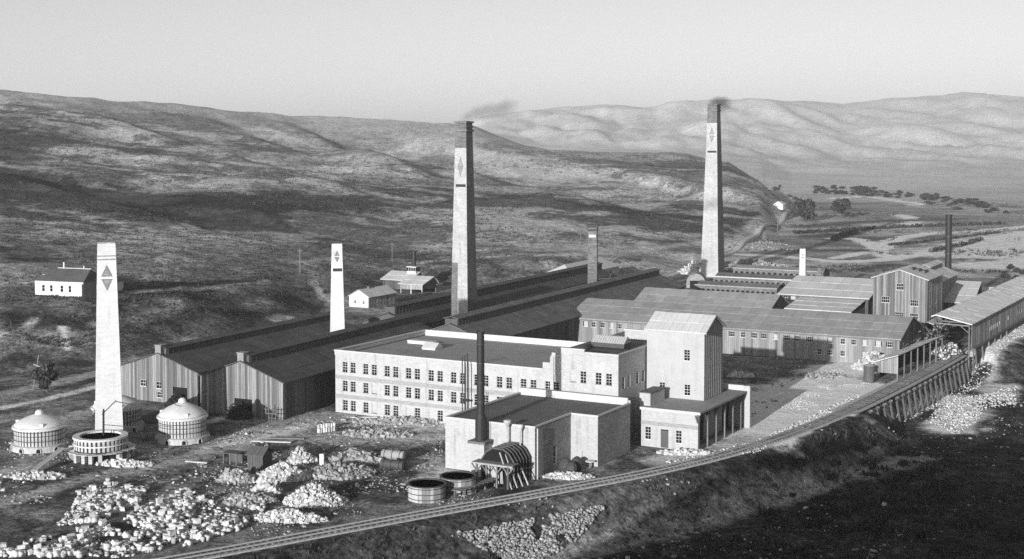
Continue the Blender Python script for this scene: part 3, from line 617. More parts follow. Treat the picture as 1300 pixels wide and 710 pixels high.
def vat(x, y, r, h, lb, full):
    o = thing('water_tank', lb, 'tank', (x, y, 0), 0, 'round staved tanks')
    n = 30
    for k in range(n):
        a = 2 * math.pi * k / n; b = a + 2 * math.pi / n * .93
        p = [(r * math.cos(a), r * math.sin(a)), (r * math.cos(b), r * math.sin(b)), ((r - .14) * math.cos(b), (r - .14) * math.sin(b)), ((r - .14) * math.cos(a), (r - .14) * math.sin(a))]
        MB().prism(p, 0, h + rnd.uniform(0, .05)).build('stave', M['tank'], o)
    for z in (.35, h * .5, h - .3): MB().lathe([(r + .01, z), (r + .05, z), (r + .05, z + .1), (r + .01, z + .1)], 32).build('hoop', M['black'], o)
    MB().lathe([(r + .02, h), (r + .12, h), (r + .12, h + .12), (r - .2, h + .12), (r - .2, h)], 32).build('rim', M['iron'], o)
    MB().lathe([(r - .16, 0), (r - .16, full)], 32).build('contents', M['road'] if full > 1.3 else M['void'], o)
vat(-109.6, 172.2, 2.75, 2.2, 'round open tank of pale staves nearest the railway track', 1.5)
vat(-107.8, 178.0, 2.65, 2.3, 'round open dark rimmed tank between the pale tank and dryer shed', .6)
t = thing('timber_gantry', 'low dark timber walkway of posts and planks joining tanks and dryer', 'walkway', (-105.6, 174.0, 0))
for k in range(5): MB().beam((-.3 + k * .35, k * 2.3, 0), (-.3 + k * .35, k * 2.3, 1.2), .2).build('post', M['timber'], t)
for k in range(9): MB().box(-.9 + k * .15, .7 + k * .15, k * 1.05, k * 1.05 + .9, 1.2, 1.3).build('plank', M['timber'], t)
MB().beam((-.9, 0, .3), (1.4, 9.5, 1.1), .14).build('brace', M['timber'], t)
for k, (x, y, s) in enumerate(((-99.7, 197.2, 1.0), (-98.6, 198.8, .9), (-98.3, 196.6, .8))):
    o = MB().lathe([(.2, -.2), (.95 * s, 0), (1.15 * s, .7 * s), (1.0 * s, 1.5 * s), (.6 * s, 2.0 * s), (.15, 2.2 * s)], 9).build('tar_barrel', M['iron'], None, (x, y, 0))
    tag(o, ['tall dark drum by the engine house side door', 'middle dark drum heaped against the engine house wall', 'small dark drum nearest the track below the side wall'][k], 'drum', 'dark drums by the engine house')
o = thing('stool_table', 'small round table standing outside the pale door of the engine house', 'table', (-97.2, 201.0, 0)); MB().lathe([(.8, 1.0), (.8, 1.12)], 14).build('tabletop', M['paletimber'], o); MB().lathe([(.2, 0), (.2, 1.0)], 8).build('leg', M['timber'], o)

# ---------------------------------------------------------------- tower and annex
t = thing('mill_tower', 'tall plain white mill tower with shallow gable roof and low open annex', 'tower', (-100.0, 229.7, 0))
TW, TD, EZ, RZ = 10.8, 8.9, 18.6, 21.0
m = MB(); tw = [(7.0, 8.15, 13.5, 15.4), (7.1, 8.25, 7.4, 9.3), (2.4, 3.5, 7.4, 9.3)]
holed(m, 0, TW, 0, EZ, tw, 0, .25); m.poly([(0, 0, 0), (0, 0, EZ), (0, TD / 2, RZ), (0, TD, EZ), (0, TD, 0)]); m.poly([(0, TD, 0), (0, TD, EZ), (TW, TD, EZ), (TW, TD, 0)])
m.build('wall', M['stucco'], t)
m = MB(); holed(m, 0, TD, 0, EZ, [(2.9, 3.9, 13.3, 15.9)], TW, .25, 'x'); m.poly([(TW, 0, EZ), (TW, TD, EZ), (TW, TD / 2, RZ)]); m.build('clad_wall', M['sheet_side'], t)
m = MB()
for k in range(1, 10): m.box(TW, TW + .035, TD * k / 10 - .03, TD * k / 10 + .03, 6.8, EZ + (RZ - EZ) * (1 - abs(k - 5) / 5) - .1)
for z in (9.5, 12.2, 15.0, 17.8): m.box(TW, TW + .025, 0, TD, z, z + .06)
m.build('cladding_seam', M['sheet_side'], t)
for a, b, c, d in tw: window(t, (a + b) / 2, .06, c, b - a, d - c, nz=4)
window(t, TW - .06, 3.4, 13.3, 1.0, 2.6, face='+x', nz=4)
rough_roof((-.45, EZ - .2), (TD / 2, RZ + .02), -.4, TW + .55, 'x', 'roof', M['rooflight'], t, .12, 1.2, 2, .03)
rough_roof((TD + .45, EZ - .2), (TD / 2, RZ + .02), -.4, TW + .55, 'x', 'roof', M['rooflight'], t, .12, 1.2, 2, .03)
for sgn in (0, 1): MB().beam((TW + .5, -.45 if not sgn else TD + .45, EZ - .12), (TW + .5, TD / 2, RZ + .06), .1, .3).build('bargeboard', M['sheet_side'], t)
# annex (front at y -10.1)
AX0, AX1, AY0 = 3.4, 13.7, -10.1
ah = [(4.1, 5.2, 1.3, 3.4), (7.0, 8.4, .1, 3.2), (9.7, 10.8, 1.2, 3.3)]
m = MB(); holed(m, AX0, AX1, 0, 6.4, ah, AY0, .25); m.poly([(AX0, AY0, 0), (AX0, AY0, 6.4), (AX0, 0, 6.4), (AX0, 0, 0)]); m.build('annex_wall', M['white_brick'], t)
MB().box(AX0, AX1 - .05, 12.9, 13.2, 0, 6.3).build('annex_wall', M['white_brick'], t)
MB().box(AX0 - .02, AX1 + .04, AY0 - .05, AY0 + .1, 3.75, 4.4).build('brick_belt', M['belt'], t)
for a, b, c, d in (ah[0], ah[2]): window(t, (a + b) / 2, AY0 + .06, c, b - a, d - c, nz=4)
o = MB().box(7.02, 8.38, AY0 + .12, AY0 + .2, .1, 3.0).build('door', M['darkboard'], t); MB().box(7.66, 7.74, AY0 + .09, AY0 + .12, .1, 3.0).build('centre_strip', M['timber'], o)
m = MB()
for k in range(6): a = math.pi * k / 6; b = math.pi * (k + 1) / 6; m.poly([(7.7, AY0 + .1, 3.0), (7.7 + .68 * math.cos(a), AY0 + .1, 3.0 + .5 * math.sin(a)), (7.7 + .68 * math.cos(b), AY0 + .1, 3.0 + .5 * math.sin(b))])
m.build('fanlight', M['glass'], o)
MB().prism([(AX0 - .3, AY0 - .35), (AX1 + .5, AY0 - .35), (AX1 + .5, 13.3), (TW + .06, 13.3), (TW + .06, -.06), (AX0 - .3, -.06)], 6.4, 6.7).build('annex_roof', M['roofboard'], t)
MB().box(AX0 - .34, AX1 + .54, AY0 - .42, AY0 - .36, 6.3, 6.75).build('eave_board', M['coping'], t)
MB().box(AX1 - 5.0, AX1 - .02, 12.7, 13.4, 6.7, 7.6).build('end_parapet', M['coping'], t)
MB().box(AX1 - .3, AX1 + 1.0, 12.6, 13.4, 0, 7.6).build('end_pier', M['white_brick'], t)
for k in range(6):
    y = AY0 + .5 + k * 4.1
    o = MB().beam((AX1 - .1, y, 0), (AX1 - .1, y, 6.4), .34).build('post', M['timber'], t)
    MB().beam((AX1 - .1, y, 4.3), (AX1 - .1, y + 1.5, 6.3), .2).beam((AX1 - .1, y, 4.3), (AX1 - .1, y - 1.5, 6.3), .2).build('brace', M['timber'], o)
MB().beam((AX1 - .1, AY0, 6.25), (AX1 - .1, 13, 6.25), .3).build('beam', M['timber'], t)
MB().box(TW - .5, TW - .2, AY0 + .3, 12.8, 0, 6.3).build('inner_wall', M['void'], t)
t = thing('roof_hut', 'small white cabin with dark lid standing on the annex roof against the tower', 'cabin', (-97.5, 220.9, 6.7))
MB().box(0, 2.0, 0, 6.2, 0, 2.1).build('wall', M['white_brick'], t); MB().box(-.12, 2.12, -.12, 6.25, 2.1, 2.25).build('roof', M['roofdark'], t)

# ---------------------------------------------------------------- the dark wooden kiln sheds
def gable_boards(t, xs0, xs1, zr, ze, y, mat, bw=.5, holes=(), z0=0.0, name='board', xr=None):
    """separate upright boards closing a gable in the plane y, cut to the slope"""
    xr = (xs0 + xs1) / 2 if xr is None else xr; n = round((xs1 - xs0) / bw); wd = (xs1 - xs0) / n
    top = lambda x: ze + (zr - ze) * (1 - abs(x - xr) / ((xr - xs0) if x < xr else (xs1 - xr)))
    for i in range(n):
        a = xs0 + i * wd; b = a + wd - .035; d = rnd.uniform(0, .05); segs = [(z0, None)]
        for h in holes:
            if not h[0] < (a + b) / 2 < h[1]: continue
            new = []
            for lo, hi in segs:
                H = 1e9 if hi is None else hi
                if h[2] >= H or h[3] <= lo: new.append((lo, hi)); continue
                if h[2] > lo + .1: new.append((lo, h[2]))
                if h[3] < H: new.append((h[3], hi))
            segs = new
        for lo, hi in segs:
            za, zb = (top(a), top(b)) if hi is None else (hi, hi)
            m = MB(); v = [(a, y - d, lo), (b, y - d, lo), (b, y + .1, lo), (a, y + .1, lo), (a, y - d, za), (b, y - d, zb), (b, y + .1, zb), (a, y + .1, za)]
            m.v = v; m.f = [(0, 3, 2, 1), (4, 5, 6, 7), (0, 1, 5, 4), (1, 2, 6, 5), (2, 3, 7, 6), (3, 0, 4, 7)]; m.t = [0] * 6
            m.build(name, mat, t)
def board_wall(t, x0, x1, z0, z1, y, axis, mat, holes=(), bw=.5, amp=.3, name='boarding', sgn=-1, batten=True):
    """a long wall of upright boards as one mesh; axis 'x' runs along x in the plane y, axis 'y' runs along y in the plane x=y"""
    m = MB(); n = max(2, round(abs(x1 - x0) / bw)); w = (x1 - x0) / n; zz = z1 if callable(z1) else (lambda u: z1); zl = z0 if callable(z0) else (lambda u: z0)
    tn = 0
    for i in range(n):
        a = x0 + i * w; b = a + w - .03; d = rnd.uniform(0, .05); tn = .5 * tn + rnd.gauss(0, amp * .6); segs = [(zl((a + b) / 2), zz((a + b) / 2))]
        for h in holes:
            new = []
            for lo, hi in segs:
                if h[0] < (a + b) / 2 < h[1] and h[2] < hi and h[3] > lo:
                    if h[2] > lo + .05: new.append((lo, h[2]))
                    if h[3] < hi - .05: new.append((h[3], hi))
                else: new.append((lo, hi))
            segs = new
        for lo, hi in segs:
            tt = max(-.6, min(.6, tn))
            if axis == 'x': m.box(a, b, min(y + sgn * d, y - sgn * .08), max(y + sgn * d, y - sgn * .08), lo, hi, tt)
            else: m.box(min(y + sgn * d, y - sgn * .08), max(y + sgn * d, y - sgn * .08), a, b, lo, hi, tt)
    o = m.build(name, mat, t); o['kind'] = 'stuff'; return o
def kiln_shed(label, x, y, w, length, ze, zr, rz, mon=(1.7, 1.25), front=True, holes=(), cup=True, monrange=(0.0, 1.0), door=None, roofmat='rooffelt'):
    t = thing('kiln_shed', label, 'shed', (x, y, 0), rz, 'long kiln sheds with ridge monitors'); hw = w / 2
    if front:
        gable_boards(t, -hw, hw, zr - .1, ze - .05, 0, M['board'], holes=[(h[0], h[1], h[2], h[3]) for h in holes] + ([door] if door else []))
        for h in holes: window(t, (h[0] + h[1]) / 2, .02, h[2], h[1] - h[0], h[3] - h[2], nx=2, nz=2)
        MB().box(-hw + .1, hw - .1, .25, .35, 0, ze).build('inner_lining', M['void'], t)
    else: MB().extr([(-hw, 0), (hw, 0), (hw, ze), (0, zr - .1), (-hw, ze)], 'y', 0, .15).build('gable', M['darkboard'], t)
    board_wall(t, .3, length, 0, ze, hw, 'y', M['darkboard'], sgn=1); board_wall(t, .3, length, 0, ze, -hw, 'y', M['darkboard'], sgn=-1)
    MB().extr([(-hw, 0), (hw, 0), (hw, ze), (0, zr - .1), (-hw, ze)], 'y', length - .15, length).build('back_gable', M['darkboard'], t)
    for s in (-1, 1): rough_roof((s * (hw + .6), ze - .25), (0, zr), -.5, length + .4, 'y', 'roof', M[roofmat], t, .14, 3.2, 3, .10)
    if mon:
        mw, mh = mon; a, b = monrange[0] * length + .8, monrange[1] * length - .4
        zb = zr - (zr - ze) * mw / hw - .1
        o = MB().box(-mw, mw, a, b, zb, zr + mh).build('ridge_monitor', M['darkboard'], t)
        m = MB(); yy = a + .5
        while yy < b - .5: m.box(mw, mw + .05, yy, yy + .14, zb + .2, zr + mh); m.box(-mw - .05, -mw, yy, yy + .14, zb + .2, zr + mh); yy += 1.6
        m.build('louvre_post', M['timber'], o, kind='stuff')
        for s in (-1, 1): rough_roof((s * (mw + .35), zr + mh), (0, zr + mh + .45), a - .3, b + .3, 'y', 'monitor_roof', M[roofmat], o, .1, 3.2, 1, .08)
    if cup:
        o = MB().box(-.7, .7, -.15, 1.4, zr - .3, zr + 1.5).build('cupola', M['boards'], t); MB().box(-.85, .85, -.3, 1.55, zr + 1.5, zr + 1.65).build('cap', M['roofboard'], o)
    return t
KR = R(3.0)
kiln_shed('long dark kiln shed with board gable just right of the white chimney', -196.1, 209.6, 19.2, 62, 6.6, 9.7, KR, mon=(1.3, .8), holes=[(-4.6, -3.3, 2.9, 4.1), (-.6, .7, 2.7, 4.0), (-.4, .8, .9, 2.0)], door=(3.4, 7.0, 0, 3.3))
kiln_shed('long dark kiln shed with board gable nearest the white works', -173.0, 206.9, 18.8, 66, 7.0, 10.3, R(4.2), mon=(1.3, .9), door=(-1.6, 2.4, 0, 3.2))
kiln_shed('very long dark kiln shed running behind the works to the far chimney', -166.3, 271.0, 19.0, 130, 6.9, 10.2, R(2.5), mon=(1.6, 1.1), front=False, cup=False, roofmat='roofdark')
kiln_shed('narrow dark kiln shed with high wall behind the tall square chimney', -196.5, 291.0, 15.0, 132, 6.0, 8.6, R(2.3), mon=(1.5, 1.5), front=False, cup=False)
for k, (x, y, n, lb, w_, h_) in enumerate(((-190.6, 208.6, 3, 'pile of dark coal at the door of the left kiln shed', 2.6, 1.9), (-172.4, 205.2, 3, 'heap of dark coal in the doorway of the shed nearest the works', 3.0, 2.4))):
    heap('coal_heap', lb, 'heap', x, y, w_, w_ * .8, h_, 260, .3, M['black'])
t = thing('loading_stage', 'rough timber scaffold of poles at the corner of the shed nearest the works', 'scaffold', (-164.6, 204.6, 0))
for k in range(4): MB().beam((k * .7 - .8, rnd.uniform(-.3, .3), 0), (k * .7 - .6, rnd.uniform(-.3, .3), 3.2 - .3 * k), .14).build('pole', M['timber'], t)
for k in range(3): MB().beam((-1, 0, .7 + k * .8), (1.6, .2, .8 + k * .8), .12).build('rail', M['timber'], t)

# ---------------------------------------------------------------- brick chimneys
def chimney(label, x, y, wb, wt, h, rz, mat, cap=True, panel=None, diamond=None, bar=None, plinth=0.0, group='square brick chimneys', mouth=True, lim=None, capmat=None, split=True):
    t = thing('chimney', label, 'chimney', (x, y, 0), rz, group); n = 14
    def hw(z): return (wb + (wt - wb) * (z / h)) / 2
    def ring(z, k=1.0): w = hw(z) * k; return [(-w, -w, z), (w, -w, z), (w, w, z), (-w, w, z)]
    m = MB(); zs = [h * i / n for i in range(n + 1)]
    for a, b in zip(zs[:-1], zs[1:]):
        p, q = ring(a), ring(b)
        for i in range(4): j = (i + 1) % 4; m.poly([p[i], p[j], q[j], q[i]], rnd.uniform(-.06, .06))
    m.poly(ring(h)); m.build('shaft', mat, t)
    if cap:
        w = hw(h); m = MB()
        for z, k, th in ((h - 2.6, .34, .5), (h - 1.6, .22, .35), (h - .45, .30, .45)): m.box(-w - k, w + k, -w - k, w + k, z, z + th)
        m.build('corbel_band', capmat or mat, t)
        MB().box(-w * .7, w * .7, -w * .7, w * .7, h - .2, h + .06).build('flue', M['void'], t)
    def front(u, z, e): return (u, -hw(z) - e, z)
    if panel:
        for z0, z1, fr in panel:
            m = MB(); k = 8
            for i in range(k):
                a, b = z0 + (z1 - z0) * i / k, z0 + (z1 - z0) * (i + 1) / k
                l0, r0 = fr; m.poly([front(hw(a) * l0, a, .03), front(hw(a) * r0, a, .03), front(hw(b) * r0, b, .03), front(hw(b) * l0, b, .03)])
            m.build('white_panel', M['oldwash'], t)
    if diamond:
        zc, dh, dw, inner = diamond; g = .05
        top, bot, l, r_ = (0, zc + dh), (0, zc - dh), (-dw, zc), (dw, zc)
        m = MB(); s_ = .09 * dh if split else 0
        m.poly([front(-dw * .93, zc + s_, g), front(dw * .93, zc + s_, g), front(0, zc + dh, g)]); m.poly([front(-dw * .93, zc - s_, g), front(0, zc - dh, g), front(dw * .93, zc - s_, g)])
        m.build('diamond_mark', M['mark'], t)
        if inner:
            m = MB(); e = .62
            m.poly([front(-dw * e * .9, zc + s_ + .1 * dh, g + .02), front(dw * e * .9, zc + s_ + .1 * dh, g + .02), front(0, zc + dh * .70, g + .02)]); m.poly([front(-dw * e * .9, zc - s_ - .1 * dh, g + .02), front(0, zc - dh * .70, g + .02), front(dw * e * .9, zc - s_ - .1 * dh, g + .02)])
            m.build('mark_centre', M['grey_and_shaded_brick'], t)
    if bar:
        z = bar; m = MB(); w = hw(z); m.poly([front(-w * .72, z - .35, .05), front(w * .86, z - .35, .05), front(w * .86, z + .35, .05), front(-w * .72, z + .35, .05)]); m.build('dark_bar', M['markdark'], t)
    return t
t = chimney('tall tapering white chimney with a pale split diamond, standing among the round kilns', -177.5, 177.5, 4.75, 2.95, 34.4, R(44), M['limewash'], cap=False, diamond=(28.6, 2.2, 1.02, True))
MB().box(-1.6, 1.6, -1.6, 1.6, 31.6, 31.85).box(-1.58, 1.58, -1.58, 1.58, 32.2, 32.4).build('string_course', M['grey_and_shaded_brick'], t); MB().box(-1.4, 1.4, -1.4, 1.4, 34.4, 34.65).build('rim', M['grey_and_shaded_brick'], t)
t = chimney('slim white chimney with dark split diamond and bar, between two kiln sheds', -188.3, 258.6, 3.7, 2.3, 28.4, R(36), M['limewash'], cap=False, diamond=(25.6, 1.35, .62, False), bar=22.6)
MB().beam((-1.1, -1.1, 28.4), (-1.15, -1.15, 31.2), .1).build('lightning_rod', M['iron'], t)
t = chimney('tallest near dark brick chimney with white painted front and smoking top', -187.0, 312.0, 5.3, 3.1, 56.2, 0, M['stack_brick'], panel=[(20, 49.4, (-1.0, 1.0)), (0, 20, (-.22, 1.0))], diamond=(44.6, 2.7, .9, True), bar=39.8, split=False)
t = chimney('far white fronted chimney with dark smoke, beyond the brick sheds', -189.5, 496.0, 6.9, 3.5, 64.0, 0, M['stack_brick'], panel=[(0, 57.0, (-1.0, 1.0))], diamond=(52.6, 2.9, 1.0, True), bar=46.4)
o = chimney('short dark brick chimney with flared cap between the long dark sheds', -186.0, 386.0, 2.9, 2.6, 25.6, R(20), M['stack_brick'], cap=False)
MB().box(-1.55, 1.55, -1.55, 1.55, 23.8, 24.3).box(-1.75, 1.75, -1.75, 1.75, 24.9, 25.7).build('cap', M['black'], o); MB().box(-1.0, 1.0, -1.45, -1.38, 21.8, 22.6).build('white_band', M['limewash'], o)
MB().beam((1.3, 0, 9), (6, -1, 9.6), .18).beam((5.4, -1, 6), (5.4, -1, 11), .2).build('flue_pipe', M['iron'], o)
o = chimney('small white square chimney rising behind the light iron roofed shed', -137.0, 438.0, 2.1, 1.75, 17.2, R(10), M['limewash'], cap=False)
MB().box(-1.0, 1.0, -1.0, 1.0, 16.6, 17.3).build('cap', M['black'], o); MB().box(-.35, .35, -.98, -.9, 13.6, 14.0).box(-.35, .35, -.98, -.9, 14.4, 14.8).build('mark', M['mark'], o)
chimney('stub of dark brick chimney beside the small white one', -132.4, 441.0, 1.4, 1.3, 10.4, R(10), M['stack_brick'], cap=False)
t = thing('smokestack', 'slender black iron stack rising behind the sheds at far right', 'smokestack', (-88.5, 422.0, 0))
MB().lathe([(1.0, 0), (.95, 10), (.88, 29), (.98, 29), (.98, 29.5), (.7, 29.5), (.7, 28.8)], 16).build('stack_pipe', M['black'], t)
m = MB()
for z in (8, 13, 18, 23): m.lathe([(1.0, z), (1.0, z + .2)], 16)
m.build('band', M['iron'], t); MB().lathe([(1.6, 0), (1.5, 1.5)], 12).build('base', M['stack_brick'], t)

# ---------------------------------------------------------------- round downdraft kilns
def round_kiln(label, x, y, r, hw_, dome):
    t = thing('round_kiln', label, 'kiln', (x, y, 0), R(15), 'round domed brick kilns')
    MB().lathe([(r - .12, 0), (r - .12, hw_)], 48).build('core', M['kilndark'], t)
    me = MB().box(-.19, .19, -.1, .26, 0, hw_ - 1.1)
    pm = bpy.data.meshes.new('pier'); pm.from_pydata(me.v, [], me.f); pm.update(); n = 44
    for k in range(n):
        a = 2 * math.pi * k / n; o = link('pier', pm, M['kilnwall'], t, (math.cos(a) * (r - .05), math.sin(a) * (r - .05), 1.0)); o.rotation_euler = (0, 0, a + math.pi / 2)
    for z in (1.75, 2.6, 3.3): MB().lathe([(r + .02, z), (r + .13, z), (r + .13, z + .1), (r + .02, z + .1)], 48).build('hoop', M['black'], t)
    MB().lathe([(r - .1, hw_ - .15), (r + .36, hw_ - .15), (r + .36, hw_ + .2), (r - .3, hw_ + .3)], 48).build('cornice', M['dome'], t)
    pl = MB().lathe([(r - .1, 0), (r + .6, 0), (r + .5, .95), (r + .2, 1.05), (r - .1, 1.05)], 48).build('plinth', M['kilnwall'], t)
    am = MB(); pr = [(-.34, 0), (.34, 0), (.34, .45), (.22, .66), (0, .75), (-.22, .66), (-.34, .45)]; am.extr(pr, 'y', -.62, .3)
    mm = bpy.data.meshes.new('firebox_mouth'); mm.from_pydata(am.v, [], am.f); mm.update()
    rim = MB()
    for (a, b), (c, d) in zip(pr[1:], pr[2:] + pr[:1]):
        if d > 0 or b > 0: rim.beam((a * 1.15, -.64, b * 1.08), (c * 1.15, -.64, d * 1.08), .14)
    rm = bpy.data.meshes.new('arch_ring'); rm.from_pydata(rim.v, [], rim.f); rm.update()
    for k in range(10):
        a = 2 * math.pi * k / 10 + .2; o = link('firebox_mouth', mm, M['void'], t, (math.cos(a) * r, math.sin(a) * r, .05)); o.rotation_euler = (0, 0, a + math.pi / 2)
        link('arch_ring', rm, M['kilnwall'], o)
    pf = [((r + .05) * q, hw_ + .25 + dome * (.55 * (1 - q) + .45 * math.sqrt(1 - q * q))) for q in (1, .97, .92, .84, .72, .58, .42, .26, .14)]
    MB().lathe(pf, 48).build('dome', M['dome'], t, smooth=True)
    MB().lathe([(.75, hw_ + dome), (.62, hw_ + dome + .5), (.3, hw_ + dome + .75)], 12).build('crown_cap', M['dome'], t)
    for k in range(3): a = 1.2 + k * 2.1; MB().box(-.3, .3, -.3, .3, 0, .7).build('vent_block', M['dome'], t, (math.cos(a) * (r - .4), math.sin(a) * (r - .4), hw_ + .3))
    return t
round_kiln('round white domed kiln standing farthest left in the yard', -184.8, 168.8, 4.1, 3.75, 2.0)
round_kiln('round white domed kiln standing before the two board gables', -168.0, 185.3, 4.0, 4.2, 2.4)
round_kiln('round white domed kiln half hidden behind the tall white chimney', -184.6, 186.6, 4.2, 4.0, 2.1)
t = thing('unfinished_kiln', 'round kiln under construction with open top and plank scaffold below the white chimney', 'kiln', (-170.7, 168.7, 0), 0.2)
m = MB(); m.lathe([(4.0, 0), (4.15, 0), (4.15, 3.4), (3.45, 3.4), (3.45, 0)], 40).build('core', M['kilndark'], t)
pmv = MB().box(-.2, .2, -.1, .24, 0, 1.75); pm = bpy.data.meshes.new('pier'); pm.from_pydata(pmv.v, [], pmv.f); pm.update()
for k in range(36):
    a = 2 * math.pi * k / 36; o = link('pier', pm, M['kilnwall'], t, (math.cos(a) * 4.1, math.sin(a) * 4.1, 1.65)); o.rotation_euler = (0, 0, a + math.pi / 2)
MB().lathe([(4.4, 3.38), (4.4, 3.68), (3.35, 3.68), (3.35, 3.38)], 40).build('rim', M['dome'], t)
MB().lathe([(4.15, 2.4), (4.4, 2.4), (4.4, 2.6), (4.15, 2.6)], 40).build('ledge', M['dome'], t)
for k in range(30):
    a = 2 * math.pi * k / 30; w = rnd.uniform(.5, .95)
    if k in (7, 19): continue
    o = MB().box(-.56, .56, -w, .5, 0, .1).build('scaffold_plank', M['paletimber'], t, (math.cos(a) * 4.85, math.sin(a) * 4.85, 1.38 + rnd.uniform(0, .12))); o.rotation_euler = (rnd.gauss(0, .04), 0, a + math.pi / 2 + rnd.gauss(0, .06))
for k in range(20):
    a = 2 * math.pi * k / 20 + rnd.gauss(0, .05)
    if k % 7 == 4: continue
    o = MB().box(-.3, .3, -.45, .4, 0, 1.36).build('foundation_pier', M['kilnwall'], t, (math.cos(a) * 4.75, math.sin(a) * 4.75, 0)); o.rotation_euler = (0, 0, a + math.pi / 2)
MB().lathe([(3.42, .2), (3.42, 2.7)], 30).build('inside_floor', M['ballast'], t)
o = thing('hoist_pole', 'crooked timber hoist frame rising out of the unfinished round kiln', 'hoist', (-170.9, 169.6, 2.6))
MB().beam((0, 0, 0), (.1, 0, 5.2), .2).beam((-.5, .4, 0), (-.4, .4, 4.8), .18).build('mast', M['black'], o); MB().beam((-.5, .2, 4.2), (1.5, 1.4, 6.5), .16).beam((1.4, 1.3, 6.4), (4.6, 3.2, 5.6), .12).beam((0, 0, 2.6), (4.6, 3.2, 2.0), .1).build('jib', M['black'], o)
o = thing('plank_ramp', 'long pale plank ramp leaning on the unfinished kiln scaffold', 'ramp', (-171.4, 153.6, 0))
for k in range(3): MB().beam((k * .42, 0, .15), (-3.6 + k * .42, 10.6, 2.0), .38, .1).build('plank', M['paletimber'], o)
MB().beam((-2.0, 6.5, 0), (-2.0, 6.5, 1.2), .15).build('trestle_leg', M['timber'], o)

# ---------------------------------------------------------------- long board sheds to the right
def along(px, p0, rz):
    """distance along a wall starting at p0 with heading rz where the photo column px meets it"""
    k = (px - 650) / F; a = k * -math.sin(YAW) - math.cos(YAW); b = k * math.cos(YAW) - math.sin(YAW)   # points with a*x + b*y = 0
    return -(a * p0[0] + b * p0[1]) / (a * math.cos(rz) + b * math.sin(rz))
def long_shed(label, p0, rz, length, depth, ze, zr, holes=(), front=True, roof='roofboard', wallmat='boards', ends=True, zb=0.0, gable_holes=(), over=.6, amp=.07, light=(), gmat='darkboard', name='board_shed', cat='shed', ridge=None, rows=3):
    t = thing(name, label, cat, (p0[0], p0[1], zb), rz); rd = ridge if ridge is not None else depth / 2
    MB().box(.12, length - .12, .3, depth - .12, 0, ze - .1).build('inner_lining', M['void'], t)
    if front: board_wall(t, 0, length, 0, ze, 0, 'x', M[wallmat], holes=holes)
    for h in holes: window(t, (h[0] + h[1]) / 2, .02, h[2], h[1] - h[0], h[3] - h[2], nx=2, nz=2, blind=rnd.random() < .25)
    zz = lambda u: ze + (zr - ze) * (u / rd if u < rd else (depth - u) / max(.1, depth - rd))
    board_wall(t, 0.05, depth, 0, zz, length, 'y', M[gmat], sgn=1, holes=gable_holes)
    for h in gable_holes: window(t, length - .02, (h[0] + h[1]) / 2, h[2], h[1] - h[0], h[3] - h[2], face='+x', nx=2, nz=2, blind=True)
    MB().extr([(0, 0), (depth, 0), (depth, ze), (rd, zr), (0, ze)], 'x', 0, .1).build('gable', M[gmat], t)
    MB().box(0, length, depth - .1, depth, 0, ze).build('back_wall', M[gmat], t)
    sl = (zr - ze) / rd
    rough_roof((-over, ze - over * sl), (rd, zr), -.5, length + .5, 'x', 'roof', M[roof], t, .14, 2.8, rows, amp)
    rough_roof((depth + over, ze - over * sl), (rd, zr), -.5, length + .5, 'x', 'roof', M[roof], t, .14, 2.8, rows, amp)
    MB().box(-.5, length + .5, -over - .06, -over, ze - over * sl - .22, ze - over * sl + .02).build('fascia', M['timber'], t)
    return t
p0, rz = (-161.6, 321.4), R(1.6)
up = [733.5, 744.4, 754.3, 766, 777, 788, 931, 945, 959, 972, 987, 1001, 1014, 1030, 1057, 1072.6, 1087, 1101, 1118, 1132.5]; lo_ = [1043, 1057, 1073, 1101, 1118]
hs = [(along(p, p0, rz) - .55, along(p, p0, rz) + .55, 4.3, 5.5) for p in up] + [(along(p, p0, rz) - .55, along(p, p0, rz) + .55, 1.5, 2.7) for p in lo_]
long_shed('very long board shed with rows of small windows behind the white tower', p0, rz, 83.2, 25, 6.3, 9.8, hs, gable_holes=[(3 + k * 3.0, 4.6 + k * 3.0, 4.0, 5.4) for k in range(6)], name='board_shed')
o = thing('downpipe', 'pale iron downpipe at the left end of the very long board shed', 'pipe', (-162.2, 320.6, 0)); MB().lathe([(.14, 0), (.14, 6)], 8).build('pipe', M['coping'], o)
long_shed('wide board shed with plain dark roof directly behind the very long shed', (-156.0, 347.5), R(1.0), 37.5, 22, 6.5, 10.6, front=True, name='board_shed')
long_shed('light iron roofed shed with dark clerestory window strip', (-124.6, 377.5), R(1.0), 24.5, 36, 8.8, 12.2, [(1.0 + k * 2.2, 2.4 + k * 2.2, 7.2, 8.5) for k in range(4)], roof='rooflight', wallmat='darkboard', ridge=18)
t = thing('lean_to_roof', 'low light roofed lean-to joined below the clerestory shed', 'shed', (-118.4, 362.5, 0), R(1.0))
rough_roof((0, 6.6), (14.5, 8.2), 0, 18, 'x', 'roof', M['rooflight'], t, .15, 2.6, 3, .05); MB().box(.2, 17.8, .2, 14.3, 0, 6.5).build('wall', M['boards'], t)
t = thing('lean_to_roof', 'small greyer lean-to roof left of the light lean-to', 'shed', (-125.5, 364.5, 0), R(1.0))
rough_roof((0, 6.4), (12.5, 7.1), 0, 6.8, 'x', 'roof', M['roofboard'], t, .15, 2.6, 3, .05); MB().box(.2, 6.6, .2, 12, 0, 6.3).build('wall', M['boards'], t)
